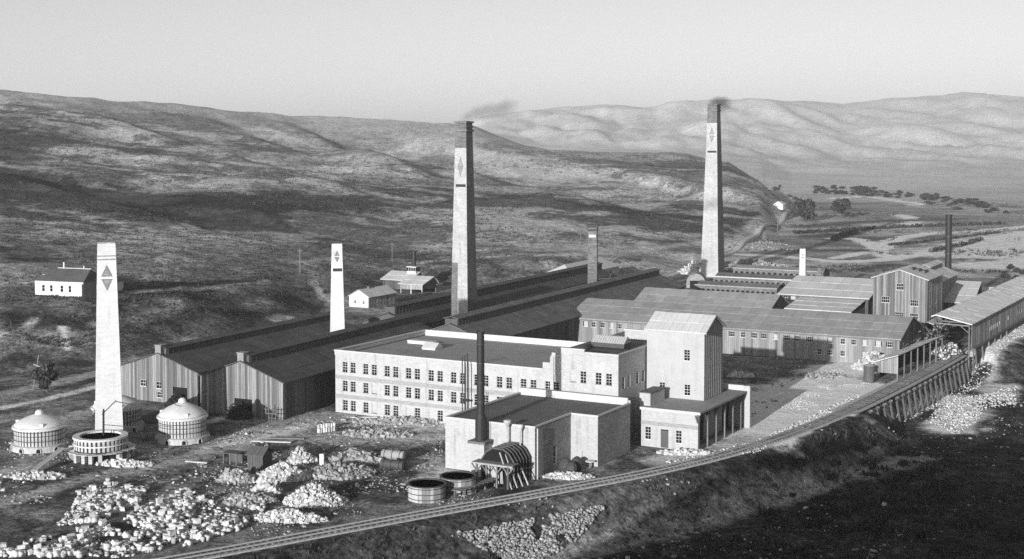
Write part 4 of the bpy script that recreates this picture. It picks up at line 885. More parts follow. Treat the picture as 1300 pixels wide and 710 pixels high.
# the tall mill of boards
t = thing('board_mill', 'tall timber mill with gabled board front and scattered square windows', 'mill', (-87.3, 360.0, 0), R(1.0)); hw = 6.75
wh = [(-.9, .9, 13.6, 15.2), (-4.6, -2.6, 10.2, 11.7), (2.6, 4.6, 9.7, 11.2), (-1.2, .9, 6.6, 7.9), (2.5, 4.6, 6.3, 7.8)]
gable_boards(t, -hw, hw, 18.6, 16.4, 0, M['board'], bw=.42, holes=wh); MB().box(-hw + .1, hw - .1, .25, .35, 0, 16.4).build('inner_lining', M['void'], t)
for h in wh: window(t, (h[0] + h[1]) / 2, .02, h[2], h[1] - h[0], h[3] - h[2], nx=4, nz=2)
rh = [(3, 4.2, 13.4, 14.6), (8, 9.2, 13.2, 14.4), (12.5, 13.7, 13, 14.2), (4, 5.2, 9.4, 10.6), (10, 11.2, 9.4, 10.6), (4, 5.2, 5.8, 7.0)]
board_wall(t, 0, 18.5, 0, 16.4, hw, 'y', M['boards'], sgn=1, holes=rh); board_wall(t, 0, 18.5, 0, 16.4, -hw, 'y', M['boards'])
MB().box(hw - .3, hw - .2, .3, 18.2, 0, 16.3).build('side_lining', M['void'], t)
for h in rh: window(t, hw - .02, (h[0] + h[1]) / 2, h[2], h[1] - h[0], h[3] - h[2], face='+x', nx=2, nz=2)
for s in (-1, 1): rough_roof((s * (hw + .5), 16.25), (0, 18.6), -.6, 19, 'y', 'roof', M['rooflight'], t, .14, 2.4, 2, .05)
MB().box(-hw, hw, 18.4, 18.6, 0, 16.4).build('back_wall', M['darkboard'], t)
for k in range(3): MB().box(1.2 + k * 1.3, 2.0 + k * 1.3, 5 + k * 1.2, 9 + k * 1.2, 17.2 - k * .35 + .9, 17.5 - k * .35 + 1.2).box(1.3 + k * 1.3, 1.9 + k * 1.3, 5.2 + k * 1.2, 8.6 + k * 1.2, 17.0 - k * .35, 18.2 - k * .35).build('roof_hatch', M['roofdark'], t)
t = thing('board_mill', 'broad light roofed mill house with raised monitor behind the tall gabled mill', 'mill', (-90.2, 390.0, 0), R(1.0))
board_wall(t, 0, 30, 0, 12.6, 5.2, 'y', M['boards'], sgn=1); MB().box(-5.1, 5.1, .2, 29.8, 0, 12.5).build('wall', M['darkboard'], t)
for s in (-1, 1): rough_roof((s * 5.9, 12.5), (0, 14.9), -.5, 30.5, 'y', 'roof', M['rooflight'], t, .14, 2.4, 2, .05)
o = MB().box(-1.3, 1.3, 10, 28, 14.2, 15.9).build('roof_monitor', M['boards'], t)
for s in (-1, 1): rough_roof((s * 1.7, 15.8), (0, 16.5), 9.6, 28.4, 'y', 'monitor_roof', M['rooflight'], o, .1, 2.4, 1, .04)
long_shed('small light roofed shed with pale window squares beside the tall gabled mill', (-86.2, 401.0), R(4), 8.6, 19, 6.4, 10.6, [(.5 + k * 2.0, 1.7 + k * 2.0, 4.6, 5.7) for k in range(4)], roof='rooflight', wallmat='darkboard', ridge=17)
long_shed('low pale roofed shed standing farthest back beside the slender stack', (-84.5, 432.0), R(2), 9.0, 7, 5.6, 7.4, roof='rooflight', wallmat='darkboard')
t = thing('lean_to_roof', 'low pale lean-to roof squeezed between tall mill and loading shed', 'shed', (-80.0, 358.0, 0))
rough_roof((5.2, 4.2), (0, 6.0), 0, 17, 'y', 'roof', M['rooflight'], t, .14, 2.4, 2, .05); MB().box(.2, 5.0, .2, 16.8, 0, 4.1).build('wall', M['darkboard'], t)

# ---------------------------------------------------------------- loading shed over the track, its lean-to, trestle
t = thing('loading_shed', 'long light roofed loading shed with dark board side built over the railway', 'shed', (-75.9, 347.5, 0), R(-1.0)); W_, LN = 8.4, 108
rough_roof((W_ + .6, 7.5), (.6, 9.3), -.8, LN, 'y', 'roof', M['rooflight2'], t, .16, 3.0, 3, .05); rough_roof((-.6, 8.9), (.6, 9.3), -.8, LN, 'y', 'roof', M['rooflight2'], t, .16, 3.0, 1, .05)
lw = [(22 + k * 2.4, 23.2 + k * 2.4, 3.4, 4.5) for k in range(6)] + [(45, 46.4, 3.4, 4.6), (58, 59.4, 3.4, 4.6), (61, 62.4, 3.4, 4.6), (64, 65.4, 3.4, 4.6)]
board_wall(t, 2.2, LN, 1.5, 7.4, W_, 'y', M['boards'], sgn=1, holes=lw, bw=.6); board_wall(t, 8, LN, 0, 8.8, 0, 'y', M['darkboard'], bw=.8)
for h in lw: window(t, W_ - .02, (h[0] + h[1]) / 2, h[2], h[1] - h[0], h[3] - h[2], face='+x', nx=2, nz=2)
MB().box(W_ - .5, W_ - .3, 8, LN, 1.5, 7.3).build('inner_lining', M['void'], t)
for k in range(4):
    for x in (.3, W_ - .25): MB().beam((x, .4 + k * 5, -4 if x > 4 else 0), (x, .4 + k * 5, 7.4 if x > 4 else 8.8), .3).build('post', M['timber'], t)
    MB().beam((.3, .4 + k * 5, 7.3), (W_ - .2, .4 + k * 5, 7.1), .3).build('tie_beam', M['timber'], t)
    MB().beam((.4, .4 + k * 5, 5.6), (2.6, .4 + k * 5, 7.2), .18).beam((W_ - .4, .4 + k * 5, 5.4), (W_ - 2.4, .4 + k * 5, 7.1), .18).build('brace', M['timber'], t)
board_wall(t, 4, LN, -2.6, 1.4, W_ + .5, 'y', M['darkboard'], sgn=1, bw=.8, name='retaining_boards')
for k in range(6): MB().beam((W_ + 1.1, 3 + k * 7.5, -3), (W_ + .7, 3 + k * 7.5, 1.5), .32).build('buttress_post', M['timber'], t)
MB().box(W_ + .05, W_ + .9, 2, LN, 1.4, 1.55).build('ledge', M['timber'], t)
t = thing('ore_chute', 'low open lean-to with pale sloping roof where the trestle enters the yard', 'shed', (-79.3, 303.5, 0), R(-3))
rough_roof((0, 3.7), (5.6, 5.6), 0, 36, 'y', 'roof', M['rooflight'], t, .14, 2.6, 2, .06)
m = MB()
for k in range(12): a = .1 + k * .46; z = 3.6 + (a + .2) * .33; m.box(a, a + .43, 0, .1, 1.7, z, rnd.uniform(-.3, .3))
m.build('end_boarding', M['boards'], t, kind='stuff')
for k in range(8):
    for x, h in ((.2, 3.6), (5.4, 5.4)): MB().beam((x, .3 + k * 5, 0), (x, .3 + k * 5, h), .28).build('post', M['timber'], t)
MB().box(.4, .6, 4, 36, 0, 3.5).build('back_wall', M['void'], t)
o = thing('round_bin', 'dark round bin at the low end of the open lean-to', 'bin', (-79.0, 299.8, 0)); MB().lathe([(1.1, 0), (1.15, 3.4), (1.25, 3.4), (1.25, 3.6)], 18).build('shell', M['darkboard'], o); MB().lathe([(1.3, 3.6), (.2, 4.1)], 18).build('lid', M['roofboard'], o)
scatter('broken_stone', np.column_stack([RNG.uniform(-74.5, -69, 420), RNG.uniform(336, 352, 420)]), RNG.uniform(.3, .9, 420), M['stones'], lift=2.6, kind='stuff')
m = MB()
for k in range(46): x, y, z = RNG.uniform(-78.5, -74.0), RNG.uniform(338, 358), RNG.uniform(2.5, 7.0); m.beam((x, y, z), (x + RNG.normal(0, 1.2), y + RNG.uniform(2, 7), z + RNG.normal(0, .7)), .28, tone=float(RNG.uniform(-.5, .9)))
tag(m.build('timber_pile', M['timber'], None), 'tangled stack of long poles under the mouth of the loading shed', 'timber pile')
COL.objects['timber_pile'].location = (0, 0, 0)

# railway: rails, sleepers, ballast
tr = thing('railway_track', 'curved single railway track running past the works to the trestle', 'railway', (0, 0, 0))
LEN = [0.0]
for a, b in zip(RAILP[:-1], RAILP[1:]): LEN.append(LEN[-1] + (b - a).length)
def rail_at(s):
    i = min(max(np.searchsorted(LEN, s) - 1, 0), len(RAILP) - 2); f = (s - LEN[i]) / (LEN[i + 1] - LEN[i]); a, b = RAILP[i], RAILP[i + 1]
    return a + (b - a) * f, (b - a).normalized()
def strip(profile, s0, s1, step=1.5):
    """profile of (offset, z) swept along the track"""
    v, f = [], []; k = len(profile); ss = np.arange(s0, s1, step)
    for s in ss:
        p, d = rail_at(s); n = Vector((d.y, -d.x))
        for o_, z in profile: q = p + n * o_; v.append((q.x, q.y, z))
    for i in range(len(ss) - 1):
        for j in range(k): jj = (j + 1) % k; f.append((i * k + j, i * k + jj, (i + 1) * k + jj, (i + 1) * k + j))
    m = MB(); m.v = v; m.f = f; m.t = [0] * len(f); return m
SEND = LEN[-1] - 40
yT = next(l for l, p in zip(LEN, RAILP) if p.y > 268); yTe = next(l for l, p in zip(LEN, RAILP) if p.y > 346)
bo = strip([(-2.4, -.3), (2.4, -.3), (1.7, .12), (-1.7, .12)], 0, yT); bo.build('ballast', M['ballast'], tr, kind='stuff')
for o_ in (-.76, .76): strip([(o_ - .09, .26), (o_ + .09, .26), (o_ + .06, .44), (o_ - .06, .44)], 0, SEND, 1.2).build('rail', M['rail'], tr)
sl = MB().box(-1.3, 1.3, -.13, .13, 0, .17); sme = bpy.data.meshes.new('sleeper'); sme.from_pydata(sl.v, [], sl.f); sme.update()
s = 8.0; n = 0
while s < yTe and n < 300:
    p, d = rail_at(s); o = link('sleeper', sme, M['sleeper'], tr, (p.x, p.y, .10)); o.rotation_euler = (0, 0, math.atan2(d.y, d.x) + math.pi / 2 + rnd.gauss(0, .02)); s += .92; n += 1
t = thing('trestle', 'timber trestle carrying the railway over the gully to the loading shed', 'trestle', (0, 0, 0))
for o_ in (-1.0, 1.0): strip([(o_ - .2, -.45), (o_ + .2, -.45), (o_ + .2, .05), (o_ - .2, .05)], yT - 2, yTe + 4).build('stringer', M['timber'], t)
strip([(1.7, .1), (2.7, .1), (2.7, .22), (1.7, .22)], yT - 4, yTe).build('walkway', M['paletimber'], t); strip([(-2.7, .1), (-1.6, .1), (-1.6, .22), (-2.7, .22)], yT - 4, yTe).build('walkway', M['paletimber'], t)
s = yT
while s < yTe + 2:
    p, d = rail_at(s); nn = Vector((d.y, -d.x)); zg = -5.8
    q = lambda o_, z: (p.x + nn.x * o_, p.y + nn.y * o_, z)
    for o_, e in ((-.4, -1.0), (1.2, 1.2), (2.3, 3.3)): MB().beam(q(e, zg), q(o_, -.4), .42).build('pile', M['darkboard'], t)
    MB().beam(q(-1.6, -.6), q(2.9, -.6), .36).build('cap_beam', M['timber'], t); MB().beam(q(-.5, -4.4), q(2.6, -1.0), .16).build('brace', M['timber'], t); s += 4.1

# ---------------------------------------------------------------- brick tunnel kilns below the far chimney
for k, (x0, x1, y0, y1, z1, lb) in enumerate(((-172, -140, 470, 478, 6.0, 'farthest long brick kiln bank, at the foot of the far white chimney'), (-171, -142, 448, 462, 5.0, 'middle long brick kiln bank with pale coping'), (-168, -141, 424, 436, 4.6, 'nearest long dark kiln bank behind the wide board shed'))):
    t = thing('kiln_bank', lb, 'kiln', (x0, y0, 0), R(1), 'long brick kiln banks'); L_ = x1 - x0; d_ = y1 - y0
    MB().box(0, L_, 0, d_, 0, z1).build('body', M['stack_brick'], t)
    MB().box(-.1, L_ + .1, -.2, .25, z1, z1 + .35).build('coping', M['coping'] if k == 1 else M['roofboard'], t)
    n = 16; am = MB().extr([(-.6, 0), (.6, 0), (.6, 1.5), (.3, 2.0), (-.3, 2.0), (-.6, 1.5)], 'y', -.06, .2); me = bpy.data.meshes.new('arch'); me.from_pydata(am.v, [], am.f); me.update()
    for i in range(n): link('kiln_arch', me, M['void'], t, (1.2 + i * (L_ - 2.4) / (n - 1), 0, z1 - 2.9))
    for i in range(n): MB().box(-.22, .22, -.22, .22, 0, .35).build('damper_cap', M['grey_and_shaded_brick'], t, (1.2 + i * (L_ - 2.4) / (n - 1), .9, z1))
    rough_roof((d_ + .3, z1 - .3), (d_ * .35, z1 + 1.0), 0, L_, 'x', 'roof', M['roofdark'], t, .15, 3, 2, .1); rough_roof((1.6, z1), (d_ * .35, z1 + 1.0), 0, L_, 'x', 'roof', M['roofdark'], t, .15, 3, 1, .1)
t = thing('vaulted_bin', 'small grey barrel vaulted bin at the end of the kiln banks', 'bin', (-180.0, 455.0, 0), R(20))
pr = [(3.2 * math.cos(math.pi * q / 10), 2 + 3.0 * math.sin(math.pi * q / 10)) for q in range(11)]; MB().extr([(-3.2, 0)] + [(-a, b) for a, b in pr[::1]] + [(3.2, 0)], 'y', 0, 9).build('vault', M['grey_and_shaded_brick'], t); MB().box(-2, 2, -.06, -.01, 0, 2.6).build('mouth', M['void'], t)
heap('spoil_heap', 'low grey rubble heap at the foot of the far white chimney', 'heap', *at(955, 338), 15, 9, 2.0, 500, .7, M['rock'])
heap('spoil_heap', 'low pale mound right of the far white chimney by the railway', 'heap', *at(972, 315), 16, 12, 3.0, 300, .4, M['rock'])
heap('spoil_heap', 'white spoil skirt left of the far white chimney base', 'heap', *at(884, 347), 7, 7, 4.0, 220, .7, M['stones'])

# ---------------------------------------------------------------- houses and sheds on the hill side
zb = terr1(-287, 276) - .3
t = thing('white_house', 'white boarded house with five windows on the bench at far left', 'house', (-294.2, 268.0, zb), R(10.0))
wx = [along(p, (-294.2, 268.0), R(10.0)) for p in (52.5, 62.5, 76, 86.2, 96.3)]; hh = [(a - .45, a + .45, 1.7, 3.4) for a in wx]
m = MB(); holed(m, 0, 15.2, 0, 4.5, hh, 0, .2); m.poly([(0, 0, 0), (0, 0, 4.5), (0, 8, 4.5), (0, 8, 0)]); m.poly([(0, 8, 0), (0, 8, 4.5), (15.2, 8, 4.5), (15.2, 8, 0)]); m.build('wall', M['whitewood'], t)
MB().box(13.6, 15.2, -.7, 0, 0, 4.0).build('porch_wall', M['whitewood'], t)
MB().box(15.2, 15.28, 0, 8, 0, 4.5).build('end_wall', M['boards'], t); MB().box(.2, 15, .4, .5, 0, 4.4).build('inner_lining', M['void'], t)
for a, b, c, d in hh: window(t, (a + b) / 2, .05, c, b - a, d - c, nx=1, nz=2)
m = MB(); e = .5; hp = [(-e, -e, 4.5), (15.2 + e, -e, 4.5), (15.2 + e, 8 + e, 4.5), (-e, 8 + e, 4.5)]; a, b = (4.6, 4, 7.6), (14.8, 4, 7.6)
m.poly([hp[0], hp[1], b, a]); m.poly([hp[1], hp[2], b]); m.poly([hp[2], hp[3], a, b]); m.poly([hp[3], hp[0], a]); m.poly(hp[::-1]); m.build('roof', M['rooffelt'], t)
MB().beam((4.4, 4, 7.65), (15.0, 4, 7.65), .18).build('ridge_board', M['coping'], t); MB().box(6.2, 6.6, 3.8, 4.2, 7.5, 9.2).build('chimney', M['coping'], t); MB().box(12.6, 12.9, 3.8, 4.2, 7.5, 8.4).build('vent', M['coping'], t)
MB().beam((.9, 2.0, 5.9), (3.9, 2.4, 6.0), .16).build('dormer_ridge', M['coping'], t); MB().extr([(.6, 4.6), (3.9, 4.6), (3.9, 5.9), (.8, 5.9)], 'y', 1.6, 4).build('dormer', M['rooffelt'], t)
o = thing('white_post', 'thin white post standing at the right end of the white house', 'post', (-276.6, 273.0, zb)); MB().beam((0, 0, 0), (0, 0, 3.6), .2).build('post', M['coping'], o)
o = thing('outhouse', 'small pale outhouse by the right edge of the tall white chimney on the hill', 'outhouse', (*at(150, 368, terr1(*at(150, 368, 9)))[:2], terr1(*at(150, 368, 9)) - .2)); MB().box(-1, 1, -1, 1, 0, 2.6).build('wall', M['whitewood'], o); MB().extr([(-1.2, 2.6), (1.2, 2.6), (0, 3.3)], 'y', -1.2, 1.2).build('roof', M['roofdark'], o)
x, y, z = at_ground(468, 391)
t = thing('white_hut', 'white gabled hut with two small square windows left of the cupola house', 'hut', (x, y, z))
m = MB(); hh = [(-5.4, -4.6, 1.2, 2.1), (-2.3, -1.5, 1.1, 2.0)]; holed(m, -7.2, 0, 0, 3.3, hh, 0, .2); m.poly([(-7.2, 0, 3.3), (0, 0, 3.3), (-3.6, 0, 5.2)]); m.poly([(-7.2, 0, 0), (-7.2, 0, 3.3), (-7.2, 15, 3.3), (-7.2, 15, 0)]); m.poly([(-7.2, 15, 0), (-7.2, 15, 3.3), (-3.6, 15, 5.2), (0, 15, 3.3), (0, 15, 0)]); m.build('wall', M['whitewood'], t)
for a, b, c, d in hh: window(t, (a + b) / 2, .05, c, b - a, d - c, nx=2, nz=2)
sh = [(3.4, 4.3, 1.2, 2.2), (10.4, 11.3, 1.3, 2.3)]; board_wall(t, 0, 15, 0, 3.3, 0, 'y', M['boards'], sgn=1, holes=sh); MB().box(-.4, -.3, .3, 14.7, 0, 3.2).build('inner_lining', M['void'], t)
for a, b, c, d in sh: window(t, -.02, (a + b) / 2, c, b - a, d - c, face='+x', nx=2, nz=2)
for u in (-7.6, .4): rough_roof((u, 3.1), (-3.6, 5.3), -.3, 15.3, 'y', 'roof', M['rooflight'], t, .1, 2.4, 2, .05)
MB().box(-4.0, -3.2, 5, 5.8, 5.0, 5.9).build('ridge_vent', M['stack_brick'], t)
x, y, z = at_ground(536, 374)
t = thing('open_shed', 'open fronted board shed with light roof on posts right of the white hut', 'shed', (x, y, z))
board_wall(t, -8.5, 0, 1.5, 3.3, 0, 'x', M['boards']); MB().box(-8.4, -.1, .3, 8.6, 1.5, 3.2).build('loft', M['darkboard'], t)
for u in (-8.4, -4.4, -.1): MB().beam((u, .1, -.4), (u, .1, 3.2), .3).build('post', M['paletimber'], t); MB().beam((u, 8.6, -.4), (u, 8.6, 3.2), .3).build('post', M['timber'], t)
MB().extr([(0, 3.25), (9, 3.25), (6.5, 5.2)], 'x', -8.5, -.05).build('gable', M['darkboard'], t); MB().box(-8.4, -.1, 8.8, 8.9, 0, 3.2).build('back_wall', M['void'], t)
rough_roof((-.7, 3.1), (6.5, 5.3), -9.2, .7, 'x', 'roof', M['rooflight'], t, .12, 2.2, 2, .05); rough_roof((9.5, 3.1), (6.5, 5.3), -9.2, .7, 'x', 'roof', M['rooflight'], t, .12, 2.2, 1, .05)
x, y, z = at_ground(506, 369)
t = thing('cupola_house', 'light roofed boiler house with glazed cupola and short black stack', 'building', (x, y + 3, z)); 
board_wall(t, -8.5, 2.2, 0, 3.2, 0, 'x', M['darkboard'], holes=[(-7.4, -6.6, 1.6, 2.5), (-5.4, -4.6, 1.6, 2.5)]); MB().box(-8.4, 2.1, .2, 9, 0, 3.1).build('wall', M['darkboard'], t)
MB().extr([(0, 3.2), (9, 3.2), (6.4, 5.4)], 'x', -8.4, 2.1).build('gable', M['darkboard'], t)
rough_roof((-.6, 3.1), (6.4, 5.5), -9.2, 2.8, 'x', 'roof', M['rooflight'], t, .12, 2.2, 2, .05); rough_roof((9.5, 3.1), (6.4, 5.5), -9.2, 2.8, 'x', 'roof', M['rooflight'], t, .12, 2.2, 1, .05)
o = MB().box(-1.6, 2.0, 4.6, 7.8, 4.8, 7.4).build('cupola', M['coping'], t); m = MB()
for k in range(5): m.box(-1.55 + k * .72, -1.0 + k * .72, 4.54, 4.59, 6.0, 7.2)
for k in range(4): m.box(2.01, 2.06, 4.7 + k * .75, 5.25 + k * .75, 6.0, 7.2)
m.build('pane', M['glass'], o); MB().box(-1.8, 2.2, 4.4, 8.0, 7.4, 7.6).build('cap', M['rooflight'], o)
MB().lathe([(.72, 7.5), (.66, 12.4), (.8, 12.4), (.8, 12.9)], 12, .3, 6.2).build('stack_pipe', M['black'], t)
t = thing('long_store', 'long low white hip roofed store behind the short dark brick chimney', 'store', (-226.5, 431.0, 0), R(2.0))
MB().box(0, 10.5, 0, 42, 0, 4.6).build('wall', M['stucco'], t)
m = MB(); hp = [(-.6, -.6, 4.6), (11.1, -.6, 4.6), (11.1, 42.6, 4.6), (-.6, 42.6, 4.6)]; a, b = (5.2, 6, 7.8), (5.2, 37, 7.8)
m.poly([hp[0], hp[1], a]); m.poly([hp[1], hp[2], b, a]); m.poly([hp[2], hp[3], b]); m.poly([hp[3], hp[0], a, b]); m.poly(hp[::-1]); m.build('roof', M['rooflight'], t)
for q in (28.5, 33.5): MB().box(10.5, 10.58, q, q + 1.6, .2, 3.2).build('door', M['void'], t)
x, y, z = at_ground(990, 266)
t = thing('white_hut', 'tiny white hut beside the railway at the far foot of the hill', 'hut', (x, y, z)); MB().box(-3, 3, -3, 3, 0, 3.2).build('wall', M['whitewood'], t); MB().extr([(-3.5, 3.2), (3.5, 3.2), (0, 5.4)], 'y', -3.5, 3.5).build('roof', M['rooflight'], t)
# the line beyond the works, with its own rails
FARL = [at(*p) for p in ((845, 352), (890, 335), (931, 319), (964, 298), (989, 283), (1000, 268), (1008, 257), (1016, 248))]
FP_ = catmull(FARL, 10)
def ribbon(pts, w, z, name, mat, parent=None, off=0.0):
    m = MB(); L_ = []
    for i, p in enumerate(pts):
        d = (pts[min(i + 1, len(pts) - 1)] - pts[max(i - 1, 0)]).normalized(); n_ = Vector((d.y, -d.x)); zg = max(0, terr1(p.x, p.y))
        a, b = p + n_ * (off - w / 2), p + n_ * (off + w / 2); L_.append(((a.x, a.y, zg + z), (b.x, b.y, zg + z), (b.x, b.y, zg - .8), (a.x, a.y, zg - .8)))
    for p, q in zip(L_[:-1], L_[1:]):
        m.poly([p[0], p[1], q[1], q[0]]); m.poly([p[1], p[2], q[2], q[1]]); m.poly([p[3], p[0], q[0], q[3]])
    return m.build(name, mat, parent)
t = thing('railway_track', 'distant railway line curving round the far foot of the hill', 'railway', (0, 0, 0))
ribbon(FP_, 5.0, .25, 'ballast', M['road'], t); 
for off in (-1.6, 1.6): ribbon(FP_, 1.0, .45, 'rail', M['coping'], t, off)

# ---------------------------------------------------------------- trees, bushes, hedges, poles
def leaf_mesh(name, n, clumps, leaf, tone_amp=.45):
    """crown of many small leaf faces gathered in clumps (cx, cy, cz, r)"""
    v = []; f = []; tn = []; w = np.array([c[3] ** 2 for c in clumps]); w = w / w.sum()
    ct = [rnd.uniform(-tone_amp, tone_amp) for _ in clumps]
    for i in RNG.choice(len(clumps), n, p=w):
        c = clumps[i]; d = RNG.normal(0, 1, 3); d /= np.linalg.norm(d); r = c[3] * RNG.uniform(.55, 1.05) ** .6
        p = np.array(c[:3]) + d * r * np.array((1, 1, .8)); a = RNG.normal(0, 1, 3); a /= np.linalg.norm(a); b = np.cross(a, d + RNG.normal(0, .5, 3)); b /= np.linalg.norm(b) + 1e-6
        s = leaf * RNG.uniform(.6, 1.4); k = len(v); v += [p - a * s, p + b * s * .6, p + a * s, p - b * s * .6]; f.append((k, k + 1, k + 2, k + 3)); tn.append(ct[i] + rnd.uniform(-.25, .25))
    return mesh_np(name, v, f, tn)
def make_tree(h, r, n, leaf, seed, low=.3):
    g = random.Random(seed); cl = []
    for k in range(16):
        a = g.uniform(0, 6.28); u = g.uniform(.1, 1) ** .5; zz = g.uniform(low, .95); rr = r * (1 - .55 * abs(zz - .55) / .5)
        cl.append((math.cos(a) * u * rr * .75, math.sin(a) * u * rr * .75, h * zz, r * g.uniform(.22, .42)))
    crown = leaf_mesh('crown', n, cl, leaf); tm = MB().lathe([(r * .10, -.3), (r * .075, h * .25), (r * .04, h * .6)], 8)
    for c in cl[:6]: tm.beam((0, 0, h * .25), (c[0] * .9, c[1] * .9, c[2]), r * .045)
    return crown, tm
def tree(name, label, x, y, z, h, r, n, leaf, seed, group=None, low=.3):
    t = thing(name, label, 'tree', (x, y, z), 0, group); c, tm = make_tree(h, r, n, leaf, seed, low)
    link('crown', c, M['foliage'], t); tm.build('trunk', M['bark'], t); return t
tree('oak_tree', 'broad dark oak standing alone right of the curving distant railway', *at(1019, 281), 0, 12.5, 11.0, 1700, .8, 1, low=.22)
tree('oak_tree', 'narrower dark upright tree right of the broad lone oak', *at(1069, 277), 0, 13.5, 7.2, 1300, .75, 2, low=.2)
tree('dark_tree', 'dark bushy tree at left behind the round kilns', *at(60, 497), 0, 5.6, 3.0, 1200, .35, 3, low=.25)
o = thing('leaning_post', 'tall thin leaning post beside the dark bushy tree at left', 'post', (*at(42, 496), 0)); MB().beam((0, 0, 0), (1.2, .6, 7.5), .2).build('post', M['timber'], o); MB().beam((.2, 0, 5.5), (4.4, 1.0, 4.2), .1).build('stay', M['coping'], o)
kinds = [make_tree(8.5, 6.0, 260, 1.0, s, .15) for s in (11, 12, 13, 14)]
ksrc = []
for c, tm in kinds:
    t = thing('valley_tree', 'dark round tree in the belt across the far valley floor', 'tree', (0, 0, 0), 0, 'trees in the valley belt'); link('crown', c, M['foliage'], t); tm.build('trunk', M['bark'], t); ksrc.append(t)
belt = []
for k in range(104):
    u = rnd.random() ** 1.15; px = 1032 + u * 222; py = 240 + 8 * u + 13 * u * u + rnd.uniform(-3.0, 6.0) * (1 - .3 * u); belt.append((px, py))
belt += [(1205, 262), (1215, 266), (1262, 268), (1278, 271), (1180, 259), (1003, 250), (1010, 254), (985, 242), (990, 238), (1248, 262), (1255, 270)]
for k, (px, py) in enumerate(belt):
    o = ksrc[k % 4] if k < 4 else copy_tree(ksrc[k % 4]); x, y = at(px, py); o.location = (x, y, terr1(x, y) - .3); s_ = rnd.uniform(.3, .6); o.scale = (s_ * rnd.uniform(.9, 2.0), s_ * 1.2, s_ * rnd.uniform(.45, .85)); o.rotation_euler = (0, 0, rnd.uniform(0, 6))
for k, (px, py, s_, lb) in enumerate(((1283, 341, .5, 'left round dark bush by the sandy flat at far right'), (1291, 345, .45, 'middle round dark bush by the sandy flat at far right'), (1299, 348, .45, 'right round dark bush at the frame edge by the sandy flat'), (1276, 353, .55, 'low spreading dark bush below the round bushes at far right'), (1290, 357, .6, 'dark bush nearest the loading shed roof at far right'))):
    x, y = at(px, py); o = thing('round_bush', lb, 'bush', (x, y, 0), 0, 'bushes by the sandy flat'); link('foliage', leaf_mesh('foliage', 420, [(0, 0, 1.8 * s_, 2.2 * s_), (1.4 * s_, .4, 1.2 * s_, 1.6 * s_), (-1.5 * s_, -.3, 1.1 * s_, 1.5 * s_)], .3), M['foliage'], o)
def hedge(label, pts, h, w, n, leaf=.5):
    P2 = catmull([at(*p) for p in pts], 12); cl = [(p.x + rnd.uniform(-w, w), p.y + rnd.uniform(-w, w), h * rnd.uniform(.3, .7), h * rnd.uniform(.45, .8)) for p in P2 for _ in range(2)]
    b = P2[0]; cl = [(a - b.x, c - b.y, d, e) for a, c, d, e in cl]; o = thing('hedgerow', label, 'hedge', (b.x, b.y, 0)); link('foliage', leaf_mesh('foliage', n, cl, leaf), M['foliage'], o)
hedge('longest dark straight hedgerow crossing the valley floor', ((1010, 297), (1070, 294), (1130, 290), (1200, 287.5), (1275, 285)), 1.7, .6, 5200, .5)
hedge('shorter thin hedgerow below the longest one', ((1130, 312), (1170, 308), (1220, 302), (1268, 296)), 1.2, .5, 2200, .4)
hedge('short dark hedge strip between two pale valley roads', ((1058, 306), (1070, 301), (1085, 296)), 2.2, 1.5, 900, .6)
hedge('small dark hedge strip left of the sandy flat', ((1185, 320), (1215, 314), (1245, 306)), 1.8, 1.5, 1200, .5)
for k, (px, py, h, lb) in enumerate(((381, 346, 8.5, 'telegraph pole on the hill slope left of the slim white chimney'), (209, 364, 8.0, 'telegraph pole on the bench right of the tall white chimney'), (498, 333, 8, 'telegraph pole on the slope above the cupola house'), (785, 313, 8, 'telegraph pole on the slope left of the far chimney'), (737, 318, 8, 'telegraph pole above the long white store'), (987, 297, 8, 'telegraph pole beside the distant railway line'))):
    x, y, z = at_ground(px, py); o = thing('telegraph_pole', lb, 'pole', (x, y, z - .4), 0, 'telegraph poles'); MB().lathe([(.2, 0), (.14, h)], 8).build('pole', M['timber'], o); MB().box(-1.0, 1.0, -.08, .08, h - .9, h - .72).build('crossarm', M['timber'], o)

# ---------------------------------------------------------------- the yard: stacked blocks, heaps, huts and litter
bm_ = []
for k in range(6):
    v = CUBE * np.array([.78, .62, .66]) + RNG.uniform(-.07, .07, (8, 3)); m = bpy.data.meshes.new('clay_block'); m.from_pydata(v.tolist(), [], CF.tolist()); m.update(); bm_.append(m)
tot = 0
def blocks(pts, n, label, group, rot, smin=.68, smax=1.0, layers=2):
    global tot
    P_ = region(pts, n * 9); c, s_ = math.cos(rot), math.sin(rot); cell = {}
    for x, y in P_:
        u, w = x * c + y * s_, -x * s_ + y * c; key = (round(u / .86), round(w / .80)); 
        if cell.get(key, 0) >= layers or n <= 0: continue
        if vnoise(np.array([key[0] * .22]), np.array([key[1] * .34]), 5)[0] < .40: continue
        l = cell.get(key, 0); cell[key] = l + 1; n -= 1; tot += 1
        u, w = key[0] * .86 + rnd.gauss(0, .13), key[1] * .80 + rnd.gauss(0, .12); sc_ = rnd.uniform(smin, smax)
        o = link('clay_block', bm_[tot % 6], M['stone'], None, (u * c - w * s_, u * s_ + w * c, terr1(x, y) + .32 * sc_ + l * .62)); o.scale = (sc_ * rnd.uniform(.8, 1.3), sc_, sc_ * rnd.uniform(.8, 1.15)); o.rotation_euler = (rnd.gauss(0, .16), rnd.gauss(0, .16), rot + rnd.gauss(0, .3))
        tag(o, label, 'block', group)
RO = R(63)
blocks([(70, 668), (85, 650), (105, 628), (160, 615), (188, 620), (180, 640), (120, 664)], 92, 'white clay block in the big heap below the unfinished kiln', 'white blocks in the left heap', RO, layers=3)
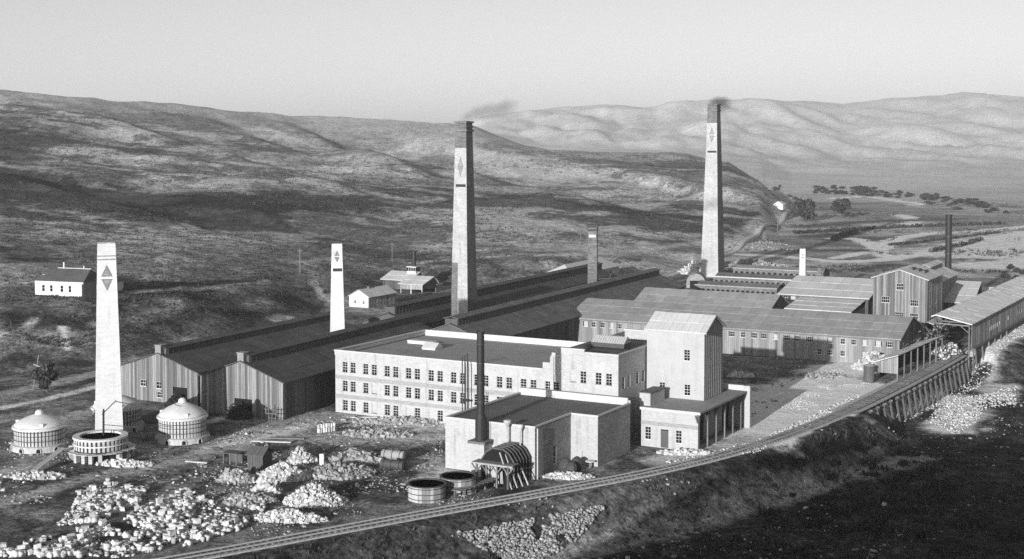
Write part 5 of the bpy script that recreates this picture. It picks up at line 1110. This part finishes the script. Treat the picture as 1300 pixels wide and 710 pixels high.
blocks([(150, 662), (175, 645), (240, 622), (275, 640), (310, 655), (305, 672), (262, 682), (225, 688), (190, 678)], 118, 'white clay block in the broad heap left of the gravel mounds', 'white blocks in the middle heap', RO, layers=2)
blocks([(0, 690), (40, 686), (85, 690), (105, 672), (135, 668), (160, 688), (195, 700), (180, 709), (0, 709)], 84, 'white clay block scattered along the bottom left edge', 'white blocks at the bottom left', RO, layers=2)
extra = []
for pts, n in (([(70, 668), (105, 628), (188, 620), (175, 640), (120, 664)], 420), ([(120, 690), (190, 672), (330, 640), (345, 655), (300, 676), (200, 705)], 260), ([(150, 662), (240, 622), (310, 655), (262, 682), (225, 688)], 520), ([(0, 692), (90, 680), (135, 668), (195, 700), (150, 709), (0, 709)], 360)): extra.append(region(pts, n))
extra = np.concatenate(extra); extra = extra[vnoise((extra[:, 0] * math.cos(RO) + extra[:, 1] * math.sin(RO)) / .86 * .22, (-extra[:, 0] * math.sin(RO) + extra[:, 1] * math.cos(RO)) / .80 * .34, 5) > .38]
scatter('clay_block_mass', extra, RNG.uniform(.42, .66, len(extra)), M['stone'], lift=.55, flat=1.0, jit=.06)
for pts, n in (([(70, 668), (105, 628), (188, 620), (120, 664)], 500), ([(150, 662), (240, 622), (310, 655), (225, 688)], 500), ([(0, 700), (100, 680), (195, 700), (150, 709)], 400)):
    scatter('block_rubble', region(pts, n), RNG.uniform(.2, .5, n), M['stones'])
HP = ((400, 637, 4.6, 3.4, 2.2, 900, .30, 'stones', 'round white gravel mound nearest the railway track'), (366, 660, 5.6, 1.7, 1.2, 600, .30, 'stones', 'long low white gravel ridge between mound and track'), (378, 584, 3.4, 2.4, 1.7, 500, .30, 'stones', 'small white gravel mound right of the dark wooden hut'),
      (360, 606, 4.4, 3.0, 1.8, 600, .42, 'stones', 'uneven white rubble heap between hut and round mound'), (318, 636, 4.0, 2.8, 1.0, 500, .35, 'rock', 'grey rubble spread beside the white blocks'), (340, 626, 2.0, 1.7, 2.0, 240, .5, 'stones', 'steep white block heap below the dark hut'),
      (430, 600, 6.0, 5.0, 1.0, 700, .40, 'rock', 'wide dark rubble spread in the middle of the yard'), (480, 552, 6.5, 2.6, .7, 420, .35, 'rock', 'low dark brick pile before the white works'), (510, 537, 9.0, 1.6, .9, 420, .40, 'rock', 'strip of broken brick along the works wall'),
      (585, 541, 4.0, 1.5, .8, 240, .40, 'rock', 'pile of broken brick near the engine house corner'), (1110, 468, 5.0, 3.5, 3.2, 520, .5, 'stones', 'white stone heap at the end of the very long shed'), (1040, 478, 5.5, 3.0, .6, 300, .4, 'rock', 'low dark heap on the white spoil yard'),
      (720, 606, 4.2, 1.6, .6, 300, .35, 'stones', 'white rubble below the side wall of the engine house'), (870, 576, 4.5, 1.5, .6, 320, .35, 'stones', 'white rubble along the foot of the annex front'), (940, 478, 3.0, 1.4, .8, 200, .4, 'stones', 'pale rubble in the tower shadow'),
      (300, 610, 3.0, 2.0, 1.4, 260, .5, 'rock', 'dark scrap heap under the wooden hut'), (455, 585, 4.5, 2.5, 1.3, 420, .45, 'rock', 'dark rough heap left of the iron cylinders'), (160, 590, 5.0, 1.6, .7, 300, .35, 'stones', 'pale brick litter below the unfinished kiln'), (45, 605, 5.0, 1.8, .6, 260, .35, 'stones', 'pale brick litter at the far left of the yard'))
for px, py, rx, ry, h, n, sz, mt, lb in HP: heap('rubble_heap', lb, 'heap', *at(px, py), rx, ry, h, n, sz, M[mt], R(25))
# bank of broken stone under the railway
n = 9000; Q = region([(455, 712), (520, 690), (600, 676), (700, 668), (770, 660), (775, 672), (720, 700), (660, 715)], n, -5.5); s_ = rail_dist(Q[:, 0], Q[:, 1]); Q = Q[(s_ > 6) & (fbm(Q[:, 0] / 4, Q[:, 1] / 4, 4, 311) > -.34)]
o = scatter('stone_bank', Q, RNG.uniform(.12, .50, len(Q)), M['rock'], lift=.2); o['label'] = 'bank of broken grey stone below the railway'
for pts, z, n, lo, hi, mt in (([(1175, 535), (1200, 508), (1255, 500), (1245, 530), (1215, 552)], -6, 1100, .08, .4, 'stones'), ([(1240, 505), (1290, 490), (1290, 515), (1250, 520)], -6, 300, .15, .5, 'stones'), ([(1130, 520), (1230, 470), (1300, 420), (1300, 440), (1240, 480), (1150, 520)], -3.5, 1000, .08, .35, 'stones'), ([(950, 560), (985, 520), (1020, 472), (1110, 460), (1125, 475), (1080, 505), (1000, 548)], 0, 7000, .04, .16, 'stones'), ([(830, 590), (960, 560), (1090, 500), (1095, 510), (960, 575)], 0, 900, .1, .38, 'stones')):
    Q = region(pts, n, z)
    if n == 7000: Q = Q[fbm(Q[:, 0] / 5, Q[:, 1] / 5, 4, 331) > .22]
    scatter('spoil_stone', Q, RNG.uniform(lo, hi, len(Q)), M['chips' if n == 7000 else mt])
n = 9000; Q = region([(0, 640), (0, 560), (150, 540), (420, 530), (560, 535), (565, 620), (640, 632), (560, 652), (330, 690), (300, 640)], n); Q = Q[fbm(Q[:, 0] / 7, Q[:, 1] / 7, 4, 301) > .06]; scatter('yard_litter', Q, np.exp(RNG.normal(-1.9, .5, len(Q))), M['rock'], flat=.5)
n = 3000; Q = region([(0, 640), (0, 560), (150, 540), (420, 530), (560, 535), (565, 620), (640, 632), (560, 652), (330, 690), (300, 640)], n); Q = Q[fbm(Q[:, 0] / 9, Q[:, 1] / 9, 4, 305) > .12]; scatter('yard_litter', Q, np.exp(RNG.normal(-1.8, .5, len(Q))), M['stones'], flat=.5)
n = 200; Q = region([(0, 610), (200, 560), (420, 530), (560, 540), (560, 620), (330, 670)], n); scatter('loose_boards', Q, RNG.uniform(.5, 1.0, n), M['timber'], flat=.15, jit=.02, asp=np.array([2.6, .25, .6]))
n = 260; Q = region([(920, 530), (925, 455), (1000, 440), (1030, 458), (960, 540)], n); scatter('yard_litter', Q, RNG.uniform(.1, .5, n), M['rock'], flat=.6)
x, y = at(330, 595); t = thing('wooden_hut', 'small dark wooden hut with pitched roof among the rubble heaps', 'hut', (x, y, 0), R(8))
gable_boards(t, -1.4, 1.4, 2.42, 2.4, -1.4, M['darkboard'], bw=.3); MB().box(-1.38, 1.38, -1.3, 1.4, 0, 2.38).build('wall', M['darkboard'], t)
rough_roof((-1.65, 2.35), (0, 3.5), -1.65, 1.65, 'x', 'roof', M['darkboard'], t, .08, 1.1, 1, .06); rough_roof((1.65, 2.35), (0, 3.5), -1.65, 1.65, 'x', 'roof', M['darkboard'], t, .08, 1.1, 1, .06); MB().extr([(-1.4, 2.38), (1.4, 2.38), (0, 3.4)], 'x', -1.35, 1.38).build('gable', M['darkboard'], t)
x, y = at(296, 588); t = thing('lean_to_hut', 'tiny open dark lean-to left of the wooden hut', 'hut', (x, y, 0), R(5))
for u in (-1.2, 0, 1.2): MB().beam((u, -.8, 0), (u, -.8, 1.7), .16).build('post', M['timber'], t)
MB().box(-1.4, 1.5, -1, 1.2, 1.7, 1.82).build('roof', M['darkboard'], t); MB().box(-1.2, 1.3, .9, 1.0, 0, 1.65).build('back_board', M['darkboard'], t)
for k, (px, py, z, lb) in enumerate(((499, 596, .75, 'lower dark iron cylinder lying in front of its pair'), (500, 585, .95, 'upper dark iron cylinder lying behind its pair'))):
    x, y = at(px, py); o = thing('iron_cylinder', lb, 'cylinder', (x, y, z), R(4), 'iron cylinders in the yard')
    m = MB().lathe([(.3, -2.1), (.78, -2.0), (.78, 2.0), (.3, 2.1)], 18); m.v = [(b_[2], b_[1], b_[0]) for b_ in m.v]; m.build('drum', M['gravel'] if k else M['iron'], o)
    for u in (-1.4, 0, 1.4): mm = MB().lathe([(.8, u - .05), (.83, u - .05), (.83, u + .05), (.8, u + .05)], 18); mm.v = [(b_[2], b_[1], b_[0]) for b_ in mm.v]; mm.build('hoop', M['black'], o)
    MB().box(-1.5, -1.2, -.6, .6, -z, -.55).box(1.2, 1.5, -.6, .6, -z, -.55).build('cradle', M['timber'], o)
for k in range(14):
    px, py = 405 + (k % 7) * 3.2, 551 - (k // 7) * 5 - (k % 7) * .4; x, y = at(px, py)
    tag(link('brick_pallet', bm_[k % 6], M['stone'], None, (x, y, .55)), 'small upright white block stack in the row before the works', 'block', 'white stacks in the row before the works').scale = (.6, .7, 1.25)
for k, (px, py, L_, a, lb) in enumerate(((345, 562, 7, 20, 'pale plank lying on the ground left of the brick stacks'), (365, 558, 6, 24, 'dark plank lying right of the pale plank'), (455, 533, 5, -40, 'plank propped at the works corner leaning left'), (462, 531, 5, 30, 'plank propped at the works corner leaning right'), (250, 588, 4, 10, 'pale flat slab beside the yard road'), (118, 625, 5, 30, 'long pale beam behind the big block heap'))):
    x, y = at(px, py); o = MB().box(-L_ / 2, L_ / 2, -.3, .3, .1, .3).build('loose_plank', M['paletimber' if k != 1 else 'timber'], None, (x, y, 0)); o.rotation_euler = (0, 0, R(a)); tag(o, lb, 'plank')
o = thing('white_slab', 'upright white slab standing by the small gravel mound', 'slab', (*at(409, 597), 0), R(15)); MB().box(-.35, .35, -.25, .25, 0, 2.6).box(-.5, .5, -.4, .4, 0, .35).build('slab', M['stone'], o)

# ---------------------------------------------------------------- ground cover: scrub on the hills, grass on the near bank
def tufts(name, xy, hgt, wid, mat, blades=5):
    xy = np.asarray(xy); n = len(xy); z = terrain(xy[:, 0], xy[:, 1]); k = n * blades
    bx = np.repeat(xy[:, 0], blades) + RNG.normal(0, 1, k) * np.repeat(wid, blades) * .6; by = np.repeat(xy[:, 1], blades) + RNG.normal(0, 1, k) * np.repeat(wid, blades) * .6
    bz = np.repeat(z, blades) - .05; h = np.repeat(hgt, blades) * RNG.uniform(.5, 1.2, k); a = RNG.uniform(0, 6.28, k); w = np.repeat(wid, blades) * .22; l = h * RNG.uniform(.1, .7, k); b = RNG.uniform(0, 6.28, k)
    p0 = np.stack([bx - np.cos(a) * w, by - np.sin(a) * w, bz], 1); p1 = np.stack([bx + np.cos(a) * w, by + np.sin(a) * w, bz], 1); p2 = np.stack([bx + np.cos(b) * l, by + np.sin(b) * l, bz + h], 1)
    v = np.stack([p0, p1, p2], 1).reshape(-1, 3); f = np.arange(k * 3).reshape(-1, 3)
    o = link(name, mesh_np(name, v, f, RNG.uniform(-.5, .5, k)), mat); o['kind'] = 'stuff'; return o
def cam_region(px0, px1, d0, d1, n, power=1.0):
    D = d0 + (d1 - d0) * RNG.uniform(0, 1, n) ** power; px = RNG.uniform(px0, px1, n); lat = (px - 650) / F * D
    return np.column_stack([lat * math.cos(YAW) - D * math.sin(YAW), lat * math.sin(YAW) + D * math.cos(YAW)])
Q = cam_region(300, 1340, 165, 330, 17000); s_ = rail_dist(Q[:, 0], Q[:, 1]); Q = Q[(s_ > 3.2) & ~((Q[:, 1] > 262) & (s_ < 45))]; dens = fbm(Q[:, 0] / 9, Q[:, 1] / 9, 3, 201); Q = Q[dens > -.2]
tufts('bank_grass', Q, RNG.uniform(.2, .7, len(Q)), RNG.uniform(.2, .6, len(Q)), M['dry'])
Q = cam_region(420, 1340, 165, 330, 9000); s_ = rail_dist(Q[:, 0], Q[:, 1]); Q = Q[(s_ > 2.6) & (s_ < 40) & (fbm(Q[:, 0] / 8, Q[:, 1] / 8, 4, 205) > .08)]; scatter('bank_stone', Q, .08 + RNG.exponential(.10, len(Q)), M['rock'], flat=.7)
Q = cam_region(600, 1300, 170, 330, 900); s_ = rail_dist(Q[:, 0], Q[:, 1]); Q = Q[(s_ > 4) & ~((Q[:, 1] > 262) & (s_ < 45)) & (fbm(Q[:, 0] / 14, Q[:, 1] / 14, 3, 207) > .12)]
tufts('bank_brush', Q, RNG.uniform(.6, 1.5, len(Q)), RNG.uniform(.7, 1.6, len(Q)), M['foliage'], 22)
Q = cam_region(0, 1010, 330, 1150, 30000, 1.5); z = terrain(Q[:, 0], Q[:, 1]); d = fbm(Q[:, 0] / 60, Q[:, 1] / 60, 4, 211); Q = Q[(z > 3) & (d > -.03)]
D_ = -Q[:, 0] * math.sin(YAW) + Q[:, 1] * math.cos(YAW)
tufts('hill_scrub', Q, RNG.uniform(.15, .5, len(Q)) * (1 + D_ / 900), RNG.uniform(.35, 1.0, len(Q)) * (1 + D_ / 900), M['foliage'], 5)
Q = cam_region(870, 1300, 540, 1100, 6000, 1.3); z = terrain(Q[:, 0], Q[:, 1]); d = fbm(Q[:, 0] / 50, Q[:, 1] / 50, 4, 221); Q = Q[(z < 2) & (d > .05)]
tufts('valley_scrub', Q, RNG.uniform(.4, 1.3, len(Q)), RNG.uniform(.5, 1.3, len(Q)), M['foliage'], 6)

# ---------------------------------------------------------------- smoke and haze
def volume(name, dens_expr, color):
    m = bpy.data.materials.new(name); m.use_nodes = True; nt = m.node_tree
    for n_ in list(nt.nodes):
        if n_.type == 'BSDF_PRINCIPLED': nt.nodes.remove(n_)
    pv = nt.nodes.new('ShaderNodeVolumePrincipled'); pv.inputs['Color'].default_value = (color, color, color, 1); nt.links.new(pv.outputs[0], nt.nodes['Material Output'].inputs['Volume'])
    dens_expr(nt, pv); return m
def smoke_d(k):
    def f(nt, pv):
        tc = nt.nodes.new('ShaderNodeTexCoord'); ln = nt.nodes.new('ShaderNodeVectorMath'); ln.operation = 'LENGTH'; nt.links.new(tc.outputs['Object'], ln.inputs[0])
        fall = attr_math(nt, 'MAXIMUM', attr_math(nt, 'SUBTRACT', 1.0, ln.outputs['Value']), 0.0); n_ = noise(nt, 1.7, 6.0)
        d = attr_math(nt, 'MULTIPLY', attr_math(nt, 'MAXIMUM', attr_math(nt, 'SUBTRACT', attr_math(nt, 'ADD', n_, fall), .58), 0.0), k)
        nt.links.new(d, pv.inputs['Density'])
    return f
def puff(label, x, y, z, parts, k):
    t = thing('smoke_plume', label, 'smoke', (x, y, z)); t['kind'] = 'stuff'; mt = volume('smoke', smoke_d(k), .16)
    for dx, dy, dz, sx, sz in parts:
        o = MB().lathe([(math.sin(math.pi * q / 12) + .001, -math.cos(math.pi * q / 12)) for q in range(13)], 20).build('smoke', mt, t, (dx, dy, dz)); o.scale = (sx, sx * .8, sz); o.rotation_euler = (0, R(-18), R(25)); o['kind'] = 'stuff'
puff('thin dark smoke drifting right from the nearer tall chimney', -187.0, 312.0, 56.3, ((.6, .2, .8, 2.4, 1.9), (2.6, .9, 2.0, 3.4, 2.4), (5.6, 2, 2.6, 4.2, 2.8), (9.4, 4, 3.2, 5.0, 3.0)), .16)
puff('small dark smoke puff on the far white fronted chimney', -189.5, 496.0, 64.0, ((.8, .2, .8, 3.6, 2.8), (3.2, 1.5, 0.2, 3.6, 3.6)), .5)
hz = volume('haze_air', lambda nt, pv: pv.inputs['Density'].__setattr__('default_value', 9e-5), .95)
hb = MB().box(-6600, 6600, -6600, 6600, -14, 300).build('haze', hz, None); hb['kind'] = 'stuff'
